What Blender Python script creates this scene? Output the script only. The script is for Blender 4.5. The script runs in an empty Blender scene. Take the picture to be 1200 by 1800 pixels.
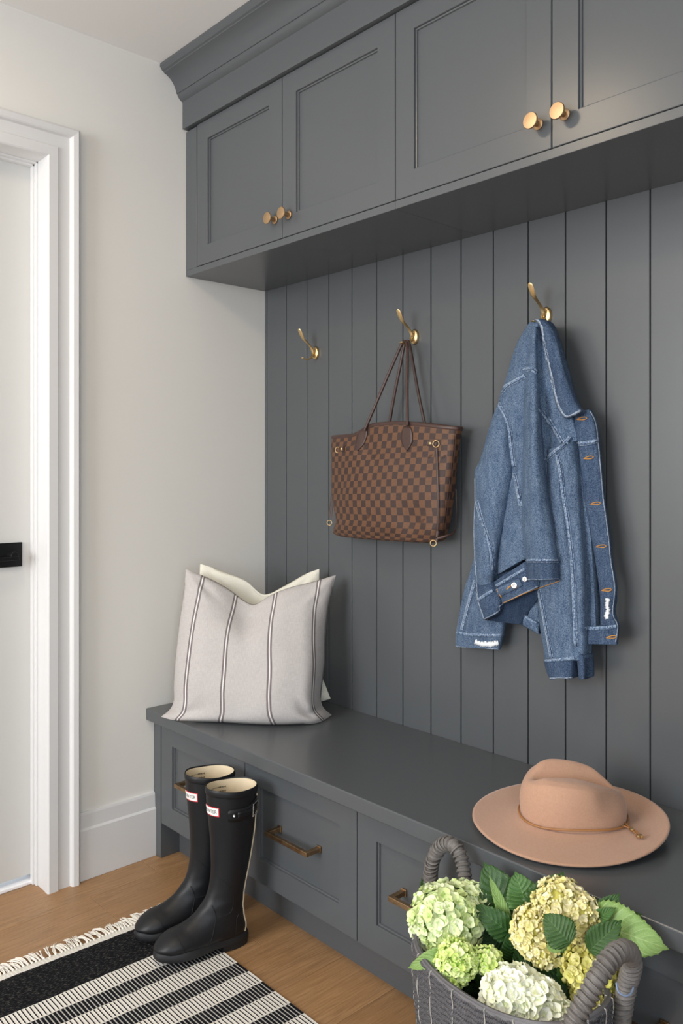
import bpy, bmesh, math, random
import numpy as np
from mathutils import Vector, Matrix, noise
from mathutils.bvhtree import BVHTree
random.seed(7)
PI = math.pi
SC = bpy.context.scene
COL = SC.collection

# ---------------------------------------------------------------- camera
CAM = Vector((2.3046, -1.7604, 1.1991)); YAW = math.radians(47.3077); FPX = 1448.64; HY = 829.85
FW = Vector((-math.sin(YAW), math.cos(YAW), 0)); RT = Vector((math.cos(YAW), math.sin(YAW), 0)); UP = Vector((0, 0, 1))
cd = bpy.data.cameras.new('camera'); cam = bpy.data.objects.new('camera', cd); COL.objects.link(cam)
cam.location = CAM; cam.rotation_euler = (PI / 2, 0, YAW)
cd.sensor_fit = 'HORIZONTAL'; cd.sensor_width = 36; cd.lens = FPX / 1200 * 36
cd.shift_y = (HY - 900) / 1200; cd.clip_start = 0.05
SC.camera = cam

# ---------------------------------------------------------------- world, lights, exposure
W = bpy.data.worlds.new('world'); SC.world = W; W.use_nodes = True
W.node_tree.nodes['Background'].inputs[0].default_value = (0.80, 0.90, 1.0, 1)
W.node_tree.nodes['Background'].inputs[1].default_value = 1.0
SC.view_settings.view_transform = 'Standard'; SC.view_settings.look = 'None'
SC.view_settings.exposure = 0.22; SC.view_settings.gamma = 1.0; SC.view_settings.use_curve_mapping = False
SC.cycles.max_bounces = 10; SC.cycles.diffuse_bounces = 6

def area_light(name, loc, target, sx, sy, power, col):
    l = bpy.data.lights.new(name, 'AREA'); l.shape = 'RECTANGLE'; l.size = sx; l.size_y = sy
    l.energy = power; l.color = col
    o = bpy.data.objects.new(name, l); COL.objects.link(o); o.location = loc
    o.rotation_euler = (Vector(target) - Vector(loc)).to_track_quat('-Z', 'Y').to_euler()
    return o
# daylight through the front window, an added side fill, and warm ceiling lamps
area_light('window_daylight', (0.95, -4.12, 1.62), (0.95, 0, 1.2), 1.5, 1.55, 82, (0.97, 0.975, 1.0))
area_light('side_fill', (3.14, -2.35, 1.15), (0.3, -1.2, 0.9), 1.2, 1.8, 22, (0.78, 0.89, 1.0))
for _x, _y in ((0.75, -1.55), (1.9, -1.7)):
    area_light('ceiling_lamp_light', (_x, _y, 2.47), (_x, _y, 0), 0.3, 0.3, 6, (1.0, 0.80, 0.56))

def at(px, py, Y):                                   # the point of the plane y = Y that the photograph shows at (px, py)
    d = FW + RT * ((px - 600.14) / FPX) + UP * ((HY - py) / FPX)
    return CAM + d * ((Y - CAM.y) / d.y)
def atx(px, py, X):
    d = FW + RT * ((px - 600.14) / FPX) + UP * ((HY - py) / FPX)
    return CAM + d * ((X - CAM.x) / d.x)
def atz(px, py, Z):
    d = FW + RT * ((px - 600.14) / FPX) + UP * ((HY - py) / FPX)
    return CAM + d * ((Z - CAM.z) / d.z)
def deep(px, py, D):                                 # the same at distance D along the view
    d = FW + RT * ((px - 600.14) / FPX) + UP * ((HY - py) / FPX)
    return CAM + d * D

# ---------------------------------------------------------------- materials
class NT:
    def __init__(s, name, rough=0.6, metal=0.0, spec=0.5):
        s.m = bpy.data.materials.new(name); s.m.use_nodes = True; s.t = s.m.node_tree; s.b = s.t.nodes['Principled BSDF']
        s.b.inputs['Roughness'].default_value = rough; s.b.inputs['Metallic'].default_value = metal
        s.b.inputs['Specular IOR Level'].default_value = spec
    def n(s, typ, ins=None, **kw):
        nd = s.t.nodes.new(typ)
        for k, v in kw.items(): setattr(nd, k, v)
        for k, v in (ins or {}).items():
            if isinstance(v, bpy.types.NodeSocket): s.t.links.new(v, nd.inputs[k])
            else: nd.inputs[k].default_value = v
        return nd
    def obj(s): return s.n('ShaderNodeTexCoord').outputs['Object']
    def uv(s): return s.n('ShaderNodeTexCoord').outputs['UV']
    def map(s, vec, scale=(1, 1, 1), rot=(0, 0, 0), loc=(0, 0, 0)):
        return s.n('ShaderNodeMapping', {'Vector': vec, 'Scale': scale, 'Rotation': rot, 'Location': loc}).outputs[0]
    def noise(s, vec, scale, detail=2, rough=0.5, dist=0.0):
        return s.n('ShaderNodeTexNoise', {'Vector': vec, 'Scale': scale, 'Detail': detail, 'Roughness': rough, 'Distortion': dist}).outputs[0]
    def wave(s, vec, scale, dist=0, detail=2, direction='X', ds=1.0):
        return s.n('ShaderNodeTexWave', {'Vector': vec, 'Scale': scale, 'Distortion': dist, 'Detail': detail, 'Detail Scale': ds}, bands_direction=direction).outputs[1]
    def ramp(s, fac, stops, interp='LINEAR'):
        r = s.n('ShaderNodeValToRGB', {'Fac': fac}); e = r.color_ramp.elements; r.color_ramp.interpolation = interp
        while len(e) < len(stops): e.new(0.5)
        for i, (p, c) in enumerate(stops):
            e[i].position = p; e[i].color = (*c, 1) if len(c) == 3 else c
        return r.outputs[0]
    def mix(s, fac, a, b, mode='MIX'):
        nd = s.n('ShaderNodeMix', data_type='RGBA', blend_type=mode)
        for i, v in ((0, fac), (6, a), (7, b)):
            if isinstance(v, bpy.types.NodeSocket): s.t.links.new(v, nd.inputs[i])
            else: nd.inputs[i].default_value = (*v, 1) if isinstance(v, tuple) and len(v) == 3 else v
        return nd.outputs[2]
    def math(s, op, a, b=0.0, c=0.0):
        nd = s.n('ShaderNodeMath', operation=op)
        for i, v in enumerate((a, b, c)):
            if isinstance(v, bpy.types.NodeSocket): s.t.links.new(v, nd.inputs[i])
            else: nd.inputs[i].default_value = v
        return nd.outputs[0]
    def sep(s, v): return s.n('ShaderNodeSeparateXYZ', {0: v}).outputs
    def col(s, v):
        if isinstance(v, bpy.types.NodeSocket): s.t.links.new(v, s.b.inputs['Base Color'])
        else: s.b.inputs['Base Color'].default_value = (*v, 1)
        return s
    def bump(s, h, strength=0.3, dist=0.001):
        nd = s.n('ShaderNodeBump', {'Height': h, 'Strength': strength, 'Distance': dist})
        s.t.links.new(nd.outputs[0], s.b.inputs['Normal']); return s
def srgb(r, g, b):
    f = lambda c: (c / 255 / 12.92) if c <= 10 else ((c / 255 + 0.055) / 1.055) ** 2.4
    return (f(r), f(g), f(b))
def simple(name, c, rough=0.6, metal=0.0, spec=0.5, var=0.0, vs=8, bump=0.0, bs=300):
    t = NT(name, rough, metal, spec); o = t.obj()
    if var: t.col(t.mix(t.noise(o, vs, 3), tuple(x * (1 - var) for x in c), tuple(min(1, x * (1 + var)) for x in c)))
    else: t.col(c)
    if bump: t.bump(t.noise(o, bs, 2), bump, 0.0006)
    return t.m
M = {}
M['paint'] = simple('charcoal_satin_paint', (0.085, 0.092, 0.098), 0.27, var=0.03, vs=3, bump=0.05, bs=500)
M['wall'] = simple('warm_white_wall_paint', (0.79, 0.772, 0.725), 0.85, var=0.01, vs=2, bump=0.03, bs=400)
M['wall_far'] = simple('low_bounce_wall_paint', (0.34, 0.33, 0.31), 0.9)  # unseen walls darkened to cut the bounce light
M['ceiling'] = simple('ceiling_paint', (0.80, 0.79, 0.77), 0.9)
M['trim'] = simple('white_trim_paint', (0.71, 0.71, 0.705), 0.45, var=0.01)
M['door'] = simple('white_door_paint', (0.62, 0.62, 0.60), 0.5)
M['sunlit_gap'] = simple('sunlit_white_threshold', (0.9, 0.9, 0.92), 0.3)  # bright white stands in for the sunlit gap below the door
M['black_metal'] = simple('matte_black_metal', (0.014, 0.015, 0.016), 0.4, 0.6)
M['glass'] = simple('window_glass', (0.9, 0.95, 1), 0.05)
t = NT('brushed_gold', 0.34, 1.0); o = t.obj()
t.col(t.mix(t.noise(o, 60, 3), (0.66, 0.47, 0.22), (0.80, 0.61, 0.33))); t.bump(t.noise(t.map(o, (900, 900, 60)), 1, 2), 0.15, 0.0004); M['gold'] = t.m
t = NT('champagne_bronze', 0.44, 1.0); o = t.obj()
t.col(t.mix(t.noise(o, 80, 3), (0.48, 0.31, 0.17), (0.60, 0.42, 0.25))); t.bump(t.noise(t.map(o, (60, 900, 900)), 1, 2), 0.12, 0.0004); M['bronze'] = t.m
t = NT('antique_bronze', 0.34, 1.0); o = t.obj()
t.col(t.mix(t.ramp(t.noise(o, 45, 4), [(0.35, (0, 0, 0)), (0.65, (1, 1, 1))]), (0.30, 0.19, 0.10), (0.52, 0.35, 0.20))); M['antique'] = t.m
M['silver'] = simple('polished_nickel', (0.72, 0.71, 0.70), 0.25, 1.0)
# oak planks
t = NT('oak_planks', 0.42); o = t.obj()
at_ = t.n('ShaderNodeAttribute', attribute_name='plank').outputs
off = t.n('ShaderNodeVectorMath', {0: at_[0], 1: (7, 13, 3)}, operation='MULTIPLY').outputs[0]
v = t.n('ShaderNodeVectorMath', {0: o, 1: off}, operation='ADD').outputs[0]
vl = t.map(v, (9, 1.1, 1)); big = t.noise(vl, 1.6, 3, 0.55, 0.6)
rings = t.n('ShaderNodeMath', {0: t.math('MULTIPLY', big, 26.0)}, operation='FRACT').outputs[0]
grain = t.ramp(t.noise(t.map(v, (210, 8, 1)), 1, 3, 0.65), [(0.30, (0, 0, 0)), (0.70, (1, 1, 1))])
c = t.mix(t.ramp(rings, [(0.0, (0, 0, 0)), (0.5, (1, 1, 1)), (1.0, (0, 0, 0))]), srgb(142, 108, 72), srgb(164, 128, 90))
c = t.mix(0.45, c, t.mix(grain, srgb(102, 76, 50), srgb(184, 148, 108)))
c = t.mix(t.ramp(t.noise(t.map(v, (5, 0.9, 1)), 1.3, 2), [(0.35, (0, 0, 0)), (0.7, (1, 1, 1))]), c, t.mix(0.6, c, srgb(154, 116, 76)))
tone = t.ramp(t.sep(at_[0])[0], [(0, (0.84, 0.82, 0.80)), (1, (1.08, 1.06, 1.04))])
c = t.mix(1.0, c, tone, 'MULTIPLY'); t.col(c); t.bump(grain, 0.18, 0.0006); M['oak'] = t.m
M['gap'] = simple('plank_joint_brown', (0.10, 0.06, 0.035), 0.8)  # dark brown base showing between the planks
# denim
def denim(name, lo, hi, worn):
    t = NT(name, 0.92, 0, 0.2); o = t.obj()
    tw = t.wave(t.map(o, (1, 1, 1), (0, 0.95, 0)), 420, 1.2, 1, 'X')
    sp = t.noise(t.map(o, (640, 640, 380)), 1, 2, 0.6)
    big = t.ramp(t.noise(o, 9, 4, 0.6), [(0.34, (0, 0, 0)), (0.68, (1, 1, 1))])
    streak = t.noise(t.map(o, (90, 90, 22), (0, 0.15, 0)), 1, 3, 0.6)
    c = t.mix(big, lo, hi); c = t.mix(t.ramp(streak, [(0.42, (0, 0, 0)), (0.72, (0.75, 0.75, 0.75))]), c, worn)
    c = t.mix(t.ramp(sp, [(0.38, (0, 0, 0)), (0.64, (1, 1, 1))]), t.mix(0.75, c, lo), t.mix(0.55, c, worn))
    t.col(c); t.bump(t.math('ADD', t.math('MULTIPLY', tw, 0.5), sp), 0.6, 0.001); return t.m
M['denim'] = denim('blue_denim', srgb(44, 66, 96), srgb(72, 98, 130), srgb(136, 156, 178))
M['denim_dark'] = denim('dark_blue_denim', srgb(36, 52, 80), srgb(56, 78, 108), srgb(104, 124, 148))
M['denim_in'] = denim('denim_inside', srgb(28, 40, 60), srgb(40, 56, 80), srgb(60, 78, 102))
t = NT('denim_seam', 0.95, 0, 0.2); o = t.obj()
n1 = t.noise(t.map(o, (260, 260, 260)), 1, 3, 0.7)
t.col(t.ramp(n1, [(0.36, srgb(56, 78, 108)), (0.52, srgb(112, 134, 160)), (0.70, srgb(186, 198, 212))])); t.bump(n1, 0.8, 0.0015); M['seam'] = t.m
t = NT('frayed_edge', 0.95, 0, 0.2); o = t.obj(); n1 = t.noise(t.map(o, (420, 420, 420)), 1, 3, 0.7)
t.col(t.ramp(n1, [(0.36, srgb(84, 108, 138)), (0.55, srgb(168, 182, 200)), (0.72, srgb(214, 220, 228))])); t.bump(n1, 1.0, 0.002); M['fray'] = t.m
M['stitch_dark'] = simple('navy_thread', srgb(40, 48, 76), 0.9, var=0.3, vs=300)
M['orange_thread'] = simple('ochre_thread', srgb(190, 136, 66), 0.85, var=0.2, vs=400)
M['white_fray'] = simple('white_cotton_fray', srgb(226, 230, 232), 0.95, var=0.1, vs=300, bump=0.8, bs=500)

# ---------------------------------------------------------------- mesh helpers
class MB:
    def __init__(s): s.v = []; s.f = []; s.uv = []; s.mi = []
    def add(s, vs, fs, uvs=None, mi=0):
        b = len(s.v); s.v += [tuple(x) for x in vs]
        for k, f in enumerate(fs):
            s.f.append([i + b for i in f]); s.mi.append(mi)
            s.uv.append([uvs[i] for i in f] if uvs is not None else [(0, 0)] * len(f))
        return s
    def box(s, x0, x1, y0, y1, z0, z1, mi=0):
        vs = [(x, y, z) for z in (z0, z1) for y in (y0, y1) for x in (x0, x1)]
        return s.add(vs, [(0, 2, 3, 1), (4, 5, 7, 6), (0, 1, 5, 4), (2, 6, 7, 3), (0, 4, 6, 2), (1, 3, 7, 5)], None, mi)
    def obox(s, c, ax, ay, az, mi=0):                # oriented box: centre and three half-axes
        c, ax, ay, az = map(Vector, (c, ax, ay, az))
        vs = [c + ax * i + ay * j + az * k for k in (-1, 1) for j in (-1, 1) for i in (-1, 1)]
        return s.add(vs, [(0, 2, 3, 1), (4, 5, 7, 6), (0, 1, 5, 4), (2, 6, 7, 3), (0, 4, 6, 2), (1, 3, 7, 5)], None, mi)
    def grid(s, P, nu, nv, uvs=None, closeu=False, mi=0):   # P[v*nu+u]
        fs = []; N = nu if closeu else nu - 1
        for j in range(nv - 1):
            for i in range(N):
                a = j * nu + i; b = j * nu + (i + 1) % nu
                fs.append((a, b, b + nu, a + nu))
        return s.add(P, fs, uvs, mi)
    def tube(s, pts, r, n=8, cap=True, flat=1.0, ref=None, closed=False, mi=0):
        pts = [Vector(p) for p in pts]; m = len(pts); P = []
        rr = r if isinstance(r, (list, tuple)) else [r] * m
        prev = None
        for i, p in enumerate(pts):
            if closed: tg = pts[(i + 1) % m] - pts[i - 1]
            else: tg = pts[min(i + 1, m - 1)] - pts[max(i - 1, 0)]
            tg = tg.normalized() if tg.length > 1e-9 else Vector((0, 0, 1))
            if ref is not None: a = Vector(ref)
            elif prev is None: a = Vector((0, 0, 1)) if abs(tg.z) < 0.9 else Vector((1, 0, 0))
            else: a = prev
            a = a - tg * a.dot(tg); a.normalize(); prev = a; b = tg.cross(a)
            ra = rr[i] if not isinstance(rr[i], tuple) else rr[i][0]
            rb = rr[i] * flat if not isinstance(rr[i], tuple) else rr[i][1]
            for k in range(n):
                th = 2 * PI * k / n
                P.append(p + a * (math.cos(th) * ra) + b * (math.sin(th) * rb))
        if closed: P += P[:n]; m += 1
        uvs = [(k / n, i / max(1, m - 1)) for i in range(m) for k in range(n)]
        s.grid(P, n, m, uvs, True, mi)
        if cap and not closed:
            b = len(s.v) - n * m
            s.f.append([b + k for k in range(n)][::-1]); s.uv.append([(0, 0)] * n); s.mi.append(mi)
            s.f.append([b + n * (m - 1) + k for k in range(n)]); s.uv.append([(0, 0)] * n); s.mi.append(mi)
        return s
    def lathe(s, prof, c, axis, n=32, mi=0):        # prof: (radius, distance along axis)
        axis = Vector(axis).normalized(); a = axis.orthogonal().normalized(); b = axis.cross(a); c = Vector(c)
        P = [c + axis * h + (a * math.cos(2 * PI * k / n) + b * math.sin(2 * PI * k / n)) * max(r, 1e-5) for r, h in prof for k in range(n)]
        return s.grid(P, n, len(prof), None, True, mi)
    def build(s, name, mat, parent=None, smooth=True, bevel=0.0, seg=2, sub=0, origin=None, autos=40, weld=False):
        me = bpy.data.meshes.new(name); me.from_pydata(s.v, [], s.f); me.update()
        ul = me.uv_layers.new(name='UVMap'); k = 0
        flat = [c for f in s.uv for uv in f for c in uv]
        ul.data.foreach_set('uv', flat)
        for m_ in (mat if isinstance(mat, (list, tuple)) else [mat]): me.materials.append(m_)
        me.polygons.foreach_set('material_index', s.mi)
        if weld:
            bm = bmesh.new(); bm.from_mesh(me); bmesh.ops.remove_doubles(bm, verts=bm.verts, dist=1e-5); bmesh.ops.recalc_face_normals(bm, faces=bm.faces); bm.to_mesh(me); bm.free()
        if smooth:
            me.polygons.foreach_set('use_smooth', [True] * len(me.polygons))
            if autos is not None: me.set_sharp_from_angle(angle=math.radians(autos))
        o = bpy.data.objects.new(name, me); COL.objects.link(o)
        if origin is not None:
            me.transform(Matrix.Translation(-Vector(origin))); o.location = origin
        if bevel:
            b = o.modifiers.new('bevel', 'BEVEL'); b.width = bevel; b.segments = seg; b.limit_method = 'ANGLE'; b.angle_limit = math.radians(50)
        if sub:
            b = o.modifiers.new('subdivision', 'SUBSURF'); b.levels = sub; b.render_levels = sub
        if parent is not None:
            o.parent = parent
            o.matrix_parent_inverse = Matrix.Identity(4)
            o.location = o.location - parent.location if parent.type != 'EMPTY' or True else o.location
        return o
def empty(name, loc, label=None, cat=None, group=None):
    o = bpy.data.objects.new(name, None); COL.objects.link(o); o.location = loc; o.empty_display_size = 0.05
    if label: tag(o, label, cat, group)
    return o
def tag(o, label, cat, group=None, kind=None):
    if label: o['label'] = label
    if cat: o['category'] = cat
    if group: o['group'] = group
    if kind: o['kind'] = kind
    return o
def part(mb, name, mat, parent, **kw):               # world-space mesh parented to a thing (or to one of its parts)
    o = mb.build(name, mat, None, **kw)
    root = parent; off = Vector((0, 0, 0))
    while root is not None: off += root.location; root = root.parent
    o.parent = parent; o.location = o.location - off if parent is not None else o.location
    return o
def struct(o): o['kind'] = 'structure'; return o
def cr(pts, t):                                      # Catmull-Rom through a list of tuples, t in 0..1
    n = len(pts) - 1; x = min(max(t, 0), 1) * n; i = min(int(x), n - 1); f = x - i
    p = [pts[max(i - 1, 0)], pts[i], pts[i + 1], pts[min(i + 2, n)]]
    return tuple(0.5 * ((2 * b) + (-a + c) * f + (2 * a - 5 * b + 4 * c - d) * f * f + (-a + 3 * b - 3 * c + d) * f ** 3) for a, b, c, d in zip(*p))
def crs(pts, n): return [cr(pts, k / (n - 1)) for k in range(n)]
def lerp(a, b, t): return a + (b - a) * t
def arc(pts, n):                                     # resample evenly by length
    pts = [Vector(p) for p in pts]; d = [0]
    for a, b in zip(pts[:-1], pts[1:]): d.append(d[-1] + (b - a).length)
    out = []; i = 0
    for k in range(n):
        t = d[-1] * k / (n - 1)
        while i < len(d) - 2 and d[i + 1] < t: i += 1
        out.append(tuple(pts[i].lerp(pts[i + 1], (t - d[i]) / max(1e-9, d[i + 1] - d[i]))))
    return out
def sm(x): x = min(max(x, 0), 1); return x * x * (3 - 2 * x)

# ================================================================ SETTING
H = 2.492; RX = 3.2; FY = -4.2
# floor: real planks, tops at z = 0
mb = MB(); cols = []
pw = 0.1725; fixed = {0: [-0.488], 1: [-0.704], 3: [-0.493], 2: [-1.62], 4: [-1.2], 5: [-2.05]}
k = 0; x0 = -0.0545 - pw
while x0 < RX + 0.05:
    ends = list(fixed.get(k - 1, [random.uniform(-2.2, -0.9)])); e = ends[0]
    while e > FY - 2: e -= 1.83; ends.append(e)
    e = ends[0]
    while e < 0.05: e += 1.83; ends.append(e)
    ends.sort()
    for a, b in zip(ends[:-1], ends[1:]):
        a2, b2 = max(a, FY - 0.05), min(b, 0.05)
        if b2 - a2 < 0.01: continue
        g, cz = 0.0009, 0.0008; X0, X1, Y0, Y1 = x0 + g * .3, x0 + pw - g * .3, a2 + g * .3, b2 - g * .3
        vs = [(X0, Y0, -cz), (X1, Y0, -cz), (X1, Y1, -cz), (X0, Y1, -cz), (X0 + g, Y0 + g, 0), (X1 - g, Y0 + g, 0), (X1 - g, Y1 - g, 0), (X0 + g, Y1 - g, 0)]
        mb.add(vs, [(4, 5, 6, 7), (0, 1, 5, 4), (1, 2, 6, 5), (2, 3, 7, 6), (3, 0, 4, 7)])
        cols += [(random.random(), random.random(), random.random(), 1)] * 5
    x0 += pw; k += 1
mb.add([(-0.25, FY - .05, -0.0015), (RX + .05, FY - .05, -0.0015), (RX + .05, 0.05, -0.0015), (-0.25, 0.05, -0.0015)], [(0, 1, 2, 3)], None, 1); cols.append((0, 0, 0, 1))
mb.box(-0.25, RX + .05, FY - .05, 0.05, -0.06, -0.002, 1); cols += [(0, 0, 0, 1)] * 6
fl = struct(mb.build('floor', [M['oak'], M['gap']], smooth=False))
ca = fl.data.color_attributes.new('plank', 'FLOAT_COLOR', 'CORNER')
i = 0
for p, c in zip(fl.data.polygons, cols):
    for li in p.loop_indices: ca.data[li].color = c
struct(MB().box(-0.12, RX + .1, FY - .1, 0.1, H, H + 0.05).build('ceiling', M['ceiling'], smooth=False))
# back wall: vertical painted boards with real grooves
mb = MB(); prof = [(0.0, 0.0)]
gx = [0.0118] + [0.1198 + 0.108 * i for i in range(32)]
for g in gx:
    if g > RX - 0.05: break
    w_, d_ = 0.0017, 0.009
    prof += [(g - w_ - 0.0006, 0.0), (g - w_, 0.0008), (g - w_, d_), (g + w_, d_), (g + w_, 0.0008), (g + w_ + 0.0006, 0.0)]
prof.append((RX + .05, 0.0))
P = [(x, y, z) for z in (-0.05, H + 0.01) for x, y in prof]
mb.grid(P, len(prof), 2); mb.box(-0.1, RX + .05, 0.012, 0.10, -0.05, H + 0.01)
struct(mb.build('wall_back', M['paint'], smooth=False))
# left wall with the door opening
DY0, DY1, DZ = -0.787, -1.625, 2.098
mb = MB(); mb.box(-0.12, 0, DY0 + .011, 0.012, -0.05, H + 0.01); mb.box(-0.12, 0, FY - .05, DY1 - .011, -0.05, H + 0.01); mb.box(-0.12, 0, DY1 - .011, DY0 + .011, DZ + .011, H + 0.01)
struct(mb.build('wall_left', M['wall'], smooth=False))
mb = MB(); mb.box(RX, RX + .1, FY - .05, -3.0, -.05, H); mb.box(RX, RX + .1, -1.7, 0.1, -.05, H); mb.box(RX, RX + .1, -3.0, -1.7, 2.3, H)
struct(mb.build('wall_right', M['wall_far'], smooth=False))
mb = MB(); mb.box(-0.12, 0.18, FY - .1, FY, -.05, H); mb.box(1.72, RX + .1, FY - .1, FY, -.05, H); mb.box(.18, 1.72, FY - .1, FY, -.05, .82); mb.box(.18, 1.72, FY - .1, FY, 2.42, H)
struct(mb.build('wall_front', M['wall_far'], smooth=False))
# door, jamb and casing
mb = MB()
def casing_prof(side):                               # (distance outwards from the opening, projection)
    return [(0.0, 0.0), (0.0, 0.019), (0.004, 0.022), (0.031, 0.022), (0.034, 0.017), (0.067, 0.017), (0.070, 0.026), (0.074, 0.029), (0.088, 0.031), (0.093, 0.027), (0.098, 0.018), (0.099, 0.0)]
pr = casing_prof(0)
path = [(DY0, -0.0), (DY0, DZ), (DY1, DZ), (DY1, -0.0)]
sgn = [(1, 0), (1, 1), (-1, 1), (-1, 0)]
P = []
for (y, z), (sy, sz) in zip(path, sgn):
    for a, b in pr: P.append((b, y + a * sy, z + a * sz))
mb.grid(P, len(pr), 4)
struct(mb.build('trim_1', M['trim'], smooth=False, bevel=0.0012)); mb = MB()
mb.box(-0.125, 0.0, DY0, DY0 + .012, 0, DZ + .012); mb.box(-0.125, 0.0, DY1 - .012, DY1, 0, DZ + .012); mb.box(-0.125, 0.0, DY1, DY0, DZ, DZ + .012)
for a, b, d in ((-0.079, -0.062, 0.010), (-0.062, -0.048, 0.005)):
    mb.box(a, b, DY0 - d, DY0, 0, DZ); mb.box(a, b, DY1, DY1 + d, 0, DZ); mb.box(a, b, DY1, DY0, DZ - d, DZ)
struct(mb.build('trim_2', M['trim'], smooth=False, bevel=0.001))
door = struct(MB().box(-0.12, -0.0795, DY1 + .003, DY0 - .003, 0.026, DZ - .003).build('door_1', M['door'], smooth=False, bevel=0.001))
plate = part(MB().box(-0.0795, -0.0715, -0.893, -0.8225, 0.927, 0.9965), 'door_handle', M['black_metal'], door, smooth=False, bevel=0.0012)
mb = MB(); mb.lathe([(0.0, 0.0), (0.011, 0.0), (0.011, 0.036), (0, 0.036)], (-0.073, -0.857, 0.962), (1, 0, 0), 24); mb.box(-0.045, -0.035, -0.97, -0.846, 0.949, 0.959)
part(mb, 'lever', M['black_metal'], plate, smooth=True, bevel=0.001)
struct(MB().box(-0.14, -0.070, DY1, DY0, 0.0, 0.010).build('trim_3', M['sunlit_gap'], smooth=False, bevel=0.002))  # threshold strip, its white in place of the sunlit gap
# baseboards
def base(name, y0, y1):
    pr = [(0, 0), (0.017, 0), (0.017, 0.146), (0.012, 0.152), (0.0105, 0.19), (0.008, 0.197), (0, 0.197)]
    P = [(x, y, z) for y in (y0, y1) for x, z in pr]
    m = MB(); m.grid(P, len(pr), 2); n_ = len(pr); m.f += [list(range(n_))[::-1], list(range(n_, 2 * n_))]; m.uv += [[(0, 0)] * n_] * 2; m.mi += [0, 0]
    return struct(m.build(name, M['trim'], smooth=False, bevel=0.0012))
base('baseboard_left', -0.688, -0.4378); base('baseboard_left_far', FY, DY1 - .1)
bpy.data.objects['baseboard_left_far'].name = 'baseboard_left.001'
# front window for the daylight, side window added for the fill light
for nm, (x0, x1, y0, y1, z0, z1) in {'window_1': (.18, 1.72, FY - .09, FY - .05, .82, 2.42), 'fill_window': (RX + .05, RX + .09, -3.0, -1.7, 0.0, 2.3)}.items():
    mb = MB(); f_ = 0.05
    if nm == 'window_1':
        mb.box(x0, x0 + f_, y0, y1, z0, z1); mb.box(x1 - f_, x1, y0, y1, z0, z1); mb.box(x0 + f_, x1 - f_, y0, y1, z0, z0 + f_); mb.box(x0 + f_, x1 - f_, y0, y1, z1 - f_, z1); mb.box((x0 + x1) / 2 - .02, (x0 + x1) / 2 + .02, y0, y1, z0 + f_, z1 - f_)
    else:
        mb.box(x0, x1, y0, y0 + f_, z0, z1); mb.box(x0, x1, y1 - f_, y1, z0, z1); mb.box(x0, x1, y0 + f_, y1 - f_, z0, z0 + f_); mb.box(x0, x1, y0 + f_, y1 - f_, z1 - f_, z1); mb.box(x0, x1, (y0 + y1) / 2 - .02, (y0 + y1) / 2 + .02, z0 + f_, z1 - f_)
    struct(mb.build(nm, M['trim'], smooth=False))

# ================================================================ CABINETRY
YC = -0.3203; ZC = 1.832; CW = 2.68
def shaker(x0, x1, z0, z1, yf, th, mg, rec):         # frame with a bevelled recess and a flat panel, front at y = yf
    mb = MB()
    R = lambda a, y: [(x0 + a, y, z0 + a), (x1 - a, y, z0 + a), (x1 - a, y, z1 - a), (x0 + a, y, z1 - a)]
    loops = [R(0, yf + th), R(0, yf + 0.0012), R(0.0012, yf), R(mg - 0.0008, yf), R(mg, yf + 0.001), R(mg + 0.0005, yf + rec * .55), R(mg + 0.0035, yf + rec * .62), R(mg + 0.0045, yf + rec)]
    P = [p for l in loops for p in l]; mb.grid(P, 4, len(loops), None, True)
    n_ = len(loops); mb.f += [[0, 3, 2, 1], [4 * (n_ - 1) + i for i in range(4)]]; mb.uv += [[(0, 0)] * 4] * 2; mb.mi += [0, 0]
    return mb
def knob(x, z, parent):
    mb = MB(); mb.lathe([(0, 0), (0.0105, 0), (0.0115, 0.0012), (0.0115, 0.0025), (0.0098, 0.0038), (0.0062, 0.005), (0.0058, 0.020), (0.0075, 0.0235), (0.0155, 0.0262), (0.0168, 0.0275), (0.0168, 0.0295), (0.0158, 0.0308), (0.008, 0.0315), (0, 0.0316)], (x, YC - 0.0, z), (0, -1, 0), 40)
    return part(mb, 'knob', M['bronze'], parent)
ub = [0.0, 0.934, 1.8035, 2.673]; ulab = ['charcoal wall cabinet with two panelled doors above the empty hook and tote bag', 'charcoal wall cabinet with two panelled doors above the denim jacket', 'charcoal wall cabinet furthest from the white door']
for u in range(3):
    a, b = ub[u], ub[u + 1]
    e = empty('wall_cabinet', (a, 0, ZC), ulab[u], 'cabinet', 'wall cabinets over the bench')
    xs = a + (0.0645 if u == 0 else 0)
    mb = MB(); mb.box(a + .0003, b - .0003, YC + 0.021, -0.001, ZC + .0195, 2.388)
    mb.box(a + .0003, b - .0003, YC, -0.001, ZC, ZC + 0.0195)
    if u == 0: mb.box(0.0003, xs - 0.0013, YC, YC + .021, ZC + .0195, 2.30)
    part(mb, 'body', M['paint'], e, smooth=False, bevel=0.0008, seg=1)
    mid = xs + (b - xs) / 2 if u else 0.4985
    for q, (da, db) in enumerate(((xs, mid), (mid, b))):
        d = part(shaker(da + .0012, db - .0012, ZC + 0.0215, 2.3035, YC, 0.0205, 0.0595, 0.0105), 'door', M['paint'], e, smooth=False)
        knob(mid + (0.031 if q else -0.031), 1.9105, d)
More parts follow.
